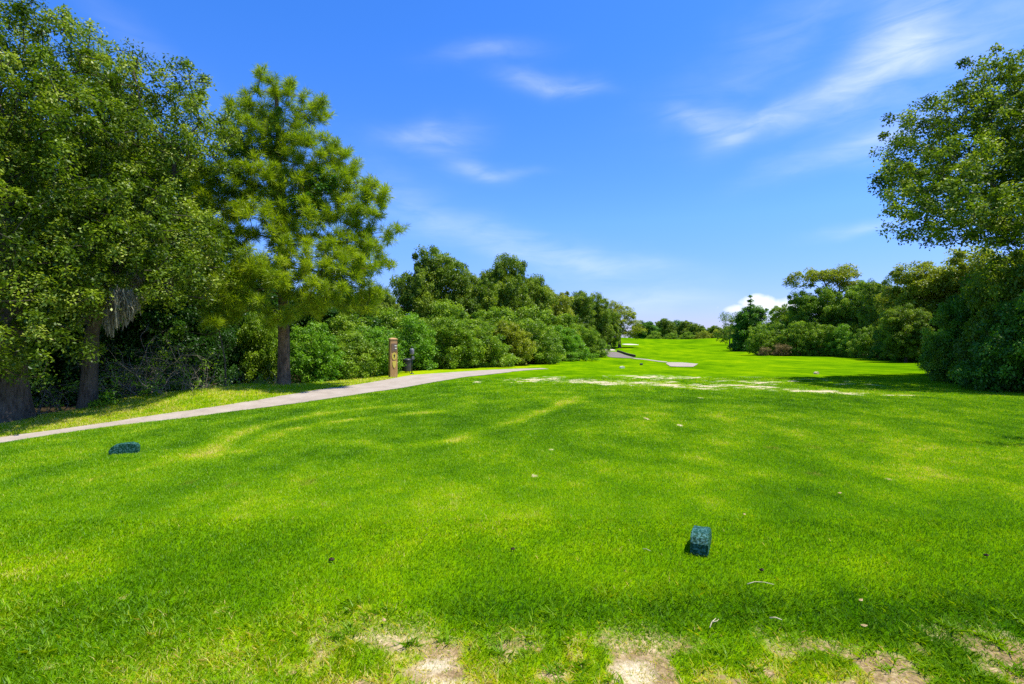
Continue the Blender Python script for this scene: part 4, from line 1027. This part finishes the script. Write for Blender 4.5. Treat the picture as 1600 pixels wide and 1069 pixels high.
M['sign_yellow'] = simple_mat('sign_yellow', (0.62, 0.48, 0.06), (0.72, 0.58, 0.10), 40, 0.45)
M['black'] = simple_mat('black', (0.012, 0.012, 0.013), (0.035, 0.034, 0.034), 30, 0.45, 0.4)
M['bin_grey'] = simple_mat('bin_grey', (0.045, 0.040, 0.040), (0.085, 0.075, 0.072), 18, 0.55, 0.4)
M['steel'] = simple_mat('steel', (0.10, 0.10, 0.105), (0.20, 0.20, 0.21), 25, 0.4, 0.5)
M['timber'] = simple_mat('timber', (0.03, 0.022, 0.016), (0.09, 0.07, 0.05), 6, 0.9, 0.1, 0.4)

# sign post
x, y = ground_hit(614, 589.5)
post = empty('sign_post', (x, y, hz(x, y) - 0.03), R(27)); tag(post, 'square orange brown wooden sign post with yellow plates beside the path', 'sign post')
mb = MB(); mb.box((0, 0, 0.86), (0.34, 0.34, 1.72), taper=0.93); mb.build('post', M['cedar'], post, bevel=0.015)
mb = MB(); mb.box((0, 0, 1.745), (0.35, 0.35, 0.05)); mb.box((0, 0, 1.79), (0.35, 0.35, 0.045), taper=0.35); mb.build('cap', M['cedar'], post, bevel=0.008)
fy = -0.168
mb = MB(); mb.box((0.02, fy, 1.38), (0.24, 0.022, 0.36)); pq = mb.build('plaque', M['plaque'], post, bevel=0.006)
for (u, z, w, h) in ((0.075, 1.455, 0.095, 0.05), (0.085, 1.335, 0.085, 0.055)):
    mb = MB(); mb.box((u, fy - 0.0145, z), (w, 0.008, h)); mb.build('lettering', M['white'], pq)
def disc_plate(name, cx, cz, pts, mat, parent, yy, th=0.02):
    mb = MB(); n = len(pts)
    mb.add([(cx + u, yy, cz + w) for u, w in pts] + [(cx + u, yy + th, cz + w) for u, w in pts], [tuple(range(n)), tuple(range(2 * n - 1, n - 1, -1))] + [(i, i + n, (i + 1) % n + n, (i + 1) % n) for i in range(n)])
    return mb.build(name, mat, parent, bevel=0.003)
ov = disc_plate('number_plate', 0.015, 0.985, [(0.105 * math.cos(a), 0.165 * math.sin(a)) for a in np.arange(24) * 2 * math.pi / 24], M['sign_yellow'], post, fy - 0.012)
disc_plate('emblem', 0.015, 0.985, [(-0.035, 0.05), (0.0, 0.085), (0.04, 0.06), (0.03, 0.0), (0.015, -0.075), (-0.02, -0.07), (-0.005, -0.01)], M['black'], ov, fy - 0.0185, 0.006)
disc_plate('shield_plate', 0.02, 0.60, [(-0.09, 0.15), (0.0, 0.17), (0.09, 0.15), (0.085, 0.03), (0.05, -0.09), (0.0, -0.16), (-0.05, -0.09), (-0.085, 0.03)], M['sign_yellow'], post, fy - 0.014)

# litter bin
x, y = ground_hit(636.5, 582.5)
binr = empty('litter_bin', (x, y, hz(x, y))); tag(binr, 'dark round litter bin with a domed lid beside the ball washer', 'litter bin')
prof = [(0.155, 0.06), (0.165, 0.10), (0.185, 0.60), (0.20, 0.62)]
mb = MB(); mb.lathe((0, 0, 0), prof, 28); mb.build('drum', M['bin_grey'], binr)
mb = MB()
for k in range(20):
    a = 2 * math.pi * k / 20; mb.box((0.183 * math.cos(a), 0.183 * math.sin(a), 0.34), (0.016, 0.04, 0.5), a)
mb.build('slats', M['bin_grey'], binr, bevel=0.004)
mb = MB(); mb.lathe((0, 0, 0), [(0.225, 0.625), (0.235, 0.64), (0.22, 0.69), (0.15, 0.735), (0.05, 0.755), (0.005, 0.757)], 28); mb.build('lid', M['black'], binr)
for a in (0.5, 2.6, 4.7):
    mb = MB(); mb.tube([(0.13 * math.cos(a), 0.13 * math.sin(a), -0.02), (0.13 * math.cos(a), 0.13 * math.sin(a), 0.08)], 0.018); mb.build('foot', M['black'], binr)
# ball washer
x, y = ground_hit(643.5, 584.5)
bw = empty('ball_washer', (x, y, hz(x, y)), 0.3); tag(bw, 'black ball washer on a thin post beside the litter bin', 'ball washer')
mb = MB(); mb.tube([(0, 0, -0.05), (0, 0, 0.98)], 0.028, 12); mb.build('post', M['black'], bw)
mb = MB(); mb.lathe((0, 0, 0), [(0.11, 0.0), (0.11, 0.02), (0.045, 0.045)], 18); mb.build('base', M['black'], bw)
mb = MB(); mb.lathe((0, 0, 0), [(0.045, 0.95), (0.10, 0.98), (0.115, 1.02), (0.115, 1.22), (0.105, 1.25), (0.05, 1.275)], 20); mb.build('washer_body', M['steel'], bw)
mb = MB(); mb.tube([(0, 0, 1.27), (0, 0, 1.36)], 0.012, 8); mb.lathe((0, 0, 1.34), [(0.02, 0), (0.035, 0.02), (0.035, 0.035), (0.01, 0.055)], 14); mb.build('plunger', M['black'], bw)
mb = MB(); mb.box((0.05, -0.02, 0.80), (0.13, 0.10, 0.15)); mb.build('tee_box', M['steel'], bw, bevel=0.01)

# timber edging of the far path
pts = resample([ground_hit(*p) for p in ((962, 549.6), (974, 553.6), (988, 558))], 14)
mb = MB()
for a, b in zip(pts[:-1], pts[1:]):
    c = (a + b) / 2; ln = float(np.linalg.norm(b - a)); mb.box((c[0] + 0.25, c[1], hz(*c) + 0.08), (ln * 0.985, 0.2, 0.28), math.atan2(b[1] - a[1], b[0] - a[0]))
tag(mb.build('timber_edging', M['timber'], bevel=0.02), 'low dark timber edging along the right side of the far path', 'edging')

# litter on the lawn
M['straw'] = simple_mat('straw', (0.42, 0.34, 0.17), (0.60, 0.52, 0.32), 40, 0.8)
M['dry_leaf'] = simple_mat('dry_leaf', (0.26, 0.17, 0.06), (0.44, 0.32, 0.14), 40, 0.7)
M['clod'] = simple_mat('clod', (0.03, 0.022, 0.012), (0.09, 0.065, 0.035), 60, 0.95, 0.05, 0.8)
def twig(px, py, pts, r, label, mat='straw'):
    x, y = flat(px, py); z = hz(x, y) + 0.03
    mb = MB()
    for line in pts: mb.tube([(a, b, c) for a, b, c in line], [r * (1 - 0.5 * i / max(1, len(line) - 1)) for i in range(len(line))], 6)
    o = mb.build('twig', M[mat]); o.location = (x, y, z); tag(o, label, 'twig', 'dry twigs on the lawn')
twig(1115, 973, [[(-0.035, -0.035, 0.0), (-0.01, 0.0, 0.012), (0.035, 0.055, 0.004)], [(-0.01, 0.0, 0.012), (0.02, 0.002, 0.016), (0.04, 0.028, 0.014)]], 0.0035, 'forked straw coloured twig on the grass left below the near green block')
twig(1188, 921, [[(-0.085, 0.0, 0.006), (-0.03, 0.012, 0.016), (0.03, 0.01, 0.014), (0.085, -0.006, 0.006)]], 0.003, 'long thin straight straw lying right below the near green block')
twig(1212, 967, [[(-0.03, 0.01, 0.004), (0.0, 0.0, 0.012), (0.03, -0.012, 0.004)]], 0.0045, 'short thick pale twig on the grass, right of the forked one')
twig(1010, 866, [[(-0.02, 0.02, 0.002), (0.0, 0.0, 0.01), (0.025, -0.025, 0.004)]], 0.003, 'short thin straw on the grass left of the near green block')
def fallen_leaf(px, py, s, rz, label):
    x, y = flat(px, py); mb = MB(); P = []
    for i in range(7):
        t = i / 6; w = math.sin(math.pi * min(1, t * 0.96 + 0.02)) * 0.30; z = 0.10 * (2 * t - 1) ** 2
        P.append((t - 0.5, -w, z + 0.10 * w)); P.append((t - 0.5, 0, z)); P.append((t - 0.5, w, z + 0.14 * w))
    P = [(a * s, b * s, c * s) for a, b, c in P]
    fs = []
    for i in range(6):
        for j in range(2): fs.append((i * 3 + j, i * 3 + j + 1, i * 3 + j + 4, i * 3 + j + 3))
    mb.add(P, fs, True); o = mb.build('fallen_leaf', M['dry_leaf'])
    so = o.modifiers.new('thick', 'SOLIDIFY'); so.thickness = 0.0015
    o.location = (x, y, hz(x, y) + 0.03); o.rotation_euler = (R(8), R(-6), rz); tag(o, label, 'leaf', 'dry leaves on the lawn')
fallen_leaf(1345, 942, 0.034, 0.4, 'dry tan leaf on the dark grass right of the long straw')
fallen_leaf(1350, 975, 0.037, -0.3, 'dry tan leaf nearest the worn soil at the lower right')
fallen_leaf(1163, 809, 0.037, 1.0, 'dry brown leaf on the grass right behind the near green block')
fallen_leaf(1312, 775, 0.043, 0.2, 'dry leaf far right of the near green block, below the long pale divot')
fallen_leaf(600, 968, 0.037, 2.0, 'dry brown leaf by the small bare patches at the lower centre')
def clod(px, py, s, label, seed):
    rng = np.random.default_rng(seed); x, y = flat(px, py); mb = MB()
    prof = [(0.2, 0.0), (0.75, 0.05), (1.0, 0.30), (0.8, 0.62), (0.35, 0.82), (0.05, 0.86)]
    mb.lathe((0, 0, 0), [(r * s, z * s) for r, z in prof], 12)
    mb.v = [(a + rng.normal(0, 0.13 * s), b * 0.7 + rng.normal(0, 0.11 * s), max(-0.01, c + rng.normal(0, 0.09 * s))) for a, b, c in mb.v]
    o = mb.build('soil_clod', M['clod']); o.location = (x, y, hz(x, y) + 0.016); tag(o, label, 'clod', 'dark soil clods on the lawn')
clod(518, 879, 0.022, 'dark soil clod alone in the lawn\'s left centre', 1)
clod(801, 862, 0.018, 'dark soil clod in the middle of the lawn, left of the near green block', 2)
clod(1190, 895, 0.016, 'dark soil clod just right of the near green block', 3)
clod(1541, 872, 0.018, 'dark soil clod near the right edge of the lawn', 4)

# ------------------------------------------------------------------ light, sky, camera
sun = bpy.data.lights.new('sun', 'SUN'); sun.energy = 5.0; sun.angle = R(0.53); sun.color = (1.0, 0.955, 0.87)
so = bpy.data.objects.new('sun', sun); COL.objects.link(so)
dirv = Vector((math.cos(SUN_EL) * math.sin(SUN_AZ), math.cos(SUN_EL) * math.cos(SUN_AZ), math.sin(SUN_EL)))
so.rotation_euler = dirv.to_track_quat('Z', 'Y').to_euler(); so.location = (20, 0, 40)

w = bpy.data.worlds.new('World'); SC.world = w; w.use_nodes = True
nt = w.node_tree; nt.nodes.clear()
out = N(nt, 'ShaderNodeOutputWorld'); bg = N(nt, 'ShaderNodeBackground')
SKY_STRENGTH = 0.145
bg.inputs['Strength'].default_value = SKY_STRENGTH
sky = N(nt, 'ShaderNodeTexSky'); sky.sky_type = 'NISHITA'; sky.sun_disc = False
sky.sun_elevation = SUN_EL; sky.sun_rotation = SUN_AZ; sky.altitude = 0; sky.air_density = 1.0; sky.dust_density = 0.5; sky.ozone_density = 2.5
hs = N(nt, 'ShaderNodeHueSaturation'); hs.inputs['Saturation'].default_value = 1.15; hs.inputs['Value'].default_value = 1.0
SKYC = mixc(nt, 1.0, sky.outputs[0], (0.84, 0.95, 1.30), 'MULTIPLY')
tc = N(nt, 'ShaderNodeTexCoord'); sx = N(nt, 'ShaderNodeSeparateXYZ'); L(nt, tc.outputs['Generated'], sx.inputs[0])
az = math_(nt, 'ARCTAN2', sx.outputs[0], sx.outputs[1]); el = math_(nt, 'ARCSINE', sx.outputs[2])
cv = N(nt, 'ShaderNodeCombineXYZ'); L(nt, az, cv.inputs[0]); L(nt, el, cv.inputs[1])
grad = ramp(nt, [(0.0, (0.70, 0.61, 0.76)), (0.16, (0.76, 0.72, 0.84)), (0.36, (0.92, 0.91, 0.98)), (0.85, (0.88, 0.93, 1.0))], math_(nt, 'MULTIPLY', el, 1.6)).outputs[0]
L(nt, mixc(nt, 1.0, SKYC, grad, 'MULTIPLY'), hs.inputs['Color'])
def px_dir(px, py):
    v = np.array([(px - CX) / F, 1.0, -(py - CY) / F]); v /= np.linalg.norm(v)
    return math.atan2(v[0], v[1]), math.asin(v[2])
n_warp = N(nt, 'ShaderNodeTexNoise'); n_warp.inputs['Scale'].default_value = 5.0; n_warp.inputs['Detail'].default_value = 3
L(nt, cv.outputs[0], n_warp.inputs['Vector'])
wsub = N(nt, 'ShaderNodeVectorMath', operation='SUBTRACT'); L(nt, n_warp.outputs['Color'], wsub.inputs[0]); wsub.inputs[1].default_value = (0.5, 0.5, 0.5)
def cloud(px, py, rx, ry, deg, amount, warp, soft=2.0):
    """Elliptic cloud mask in azimuth/elevation; size in photo pixels at that part of the sky."""
    a0, e0 = px_dir(px, py); k = 1 / F * math.cos(a0) ** 2
    wv = N(nt, 'ShaderNodeVectorMath', operation='MULTIPLY_ADD'); L(nt, wsub.outputs[0], wv.inputs[0]); wv.inputs[1].default_value = (warp, warp, 0); L(nt, cv.outputs[0], wv.inputs[2])
    sb = N(nt, 'ShaderNodeVectorMath', operation='SUBTRACT'); L(nt, wv.outputs[0], sb.inputs[0]); sb.inputs[1].default_value = (a0, e0, 0)
    rt = N(nt, 'ShaderNodeVectorRotate', rotation_type='Z_AXIS'); rt.inputs['Angle'].default_value = -R(deg); L(nt, sb.outputs[0], rt.inputs['Vector'])
    ml = N(nt, 'ShaderNodeVectorMath', operation='MULTIPLY'); L(nt, rt.outputs[0], ml.inputs[0]); ml.inputs[1].default_value = (1 / (rx * k), 1 / (ry * k), 0)
    ln = N(nt, 'ShaderNodeVectorMath', operation='LENGTH'); L(nt, ml.outputs[0], ln.inputs[0])
    g = math_(nt, 'POWER', 2.718, math_(nt, 'MULTIPLY', math_(nt, 'POWER', ln.outputs['Value'], soft), -1.0))
    return math_(nt, 'MULTIPLY', g, amount)
CIRRUS = [(765, 82, 70, 14, 4, 0.22, 0.05), (850, 130, 62, 13, -3, 0.34, 0.05), (905, 136, 45, 7, -4, 0.20, 0.04), (672, 214, 66, 18, 2, 0.36, 0.06), (742, 266, 48, 13, -6, 0.34, 0.05), (800, 270, 45, 6, 4, 0.18, 0.04),
          (1110, 185, 62, 18, -18, 0.40, 0.05), (1165, 200, 60, 16, 8, 0.30, 0.05), (1255, 172, 110, 26, 16, 0.36, 0.06), (1350, 135, 90, 42, 32, 0.34, 0.07), (1430, 85, 62, 46, 50, 0.40, 0.07), (1400, 40, 70, 50, 60, 0.22, 0.08),
          (1310, 240, 130, 22, 10, 0.26, 0.06), (1400, 215, 90, 40, 10, 0.2, 0.08), (1360, 358, 80, 10, 3, 0.26, 0.05), (800, 385, 220, 24, -13, 0.26, 0.06), (930, 415, 120, 16, -6, 0.22, 0.06), (1010, 468, 100, 18, -4, 0.30, 0.06), (620, 320, 140, 50, -20, 0.10, 0.1), (230, 60, 120, 30, -25, 0.10, 0.1), (1530, 50, 150, 90, 20, 0.30, 0.1), (1230, 60, 190, 60, 20, 0.14, 0.1)]
tot = None
for c in CIRRUS:
    g = cloud(*c[:5], c[5] * 0.72, c[6] * 1.4)
    tot = g if tot is None else math_(nt, 'ADD', tot, g)
mpw = N(nt, 'ShaderNodeMapping'); mpw.inputs['Rotation'].default_value = (0, 0, R(-9)); mpw.inputs['Scale'].default_value = (1.0, 4.2, 1); L(nt, cv.outputs[0], mpw.inputs[0])
wsp = N(nt, 'ShaderNodeTexNoise'); wsp.inputs['Scale'].default_value = 8.0; wsp.inputs['Detail'].default_value = 9; wsp.inputs['Roughness'].default_value = 0.60; wsp.inputs['Distortion'].default_value = 0.5; L(nt, mpw.outputs[0], wsp.inputs['Vector'])
wr_ = ramp(nt, [(0.30, (0.32, 0.32, 0.32)), (0.70, (1.3, 1.3, 1.3))], wsp.outputs['Fac']).outputs[0]
cir = math_(nt, 'MULTIPLY', tot, wr_, clamp=True)
cum = None
for c in [(1186, 472, 34, 16, 0, 1.3, 0.05, 3.0), (1225, 474, 40, 18, 0, 1.2, 0.05, 3.0), (1148, 482, 24, 9, 10, 1.0, 0.05, 2.5), (1200, 490, 70, 14, 0, 0.9, 0.05, 2.5), (1120, 482, 10, 6, 0, 0.6, 0.05, 2.0), (1000, 488, 40, 8, 0, 0.35, 0.05, 2.0)]:
    g = cloud(*c); cum = g if cum is None else math_(nt, 'MAXIMUM', cum, g)
cn = N(nt, 'ShaderNodeTexNoise'); cn.inputs['Scale'].default_value = 40; cn.inputs['Detail'].default_value = 5; L(nt, cv.outputs[0], cn.inputs['Vector'])
cumf = ramp(nt, [(0.30, (0, 0, 0)), (1.05, (0.85, 0.85, 0.85))], math_(nt, 'ADD', cum, math_(nt, 'MULTIPLY_ADD', cn.outputs['Fac'], 1.5, -0.85))).outputs[0]
CLOUD = 0.88 / SKY_STRENGTH
c1 = mixc(nt, cir, hs.outputs[0], (CLOUD * 0.80, CLOUD * 0.88, CLOUD * 1.0))
c2 = mixc(nt, cumf, c1, (CLOUD * 0.95, CLOUD * 0.97, CLOUD * 1.0))
L(nt, c2, bg.inputs['Color']); L(nt, bg.outputs[0], out.inputs[0])

cam = bpy.data.cameras.new('camera'); co = bpy.data.objects.new('camera', cam); COL.objects.link(co)
cam.sensor_width = 36; cam.lens = 18.0; cam.clip_start = 0.05; cam.clip_end = 4000
co.location = (0, 0, CAMZ); co.rotation_euler = (R(90), 0, 0)
SC.camera = co
SC.view_settings.view_transform = 'Standard'; SC.view_settings.look = 'None'; SC.view_settings.gamma = 1.0; SC.view_settings.exposure = 0.55
SC.cycles.max_bounces = 7; SC.cycles.diffuse_bounces = 4; SC.cycles.transmission_bounces = 4; SC.cycles.glossy_bounces = 2
SC.cycles.use_denoising = False
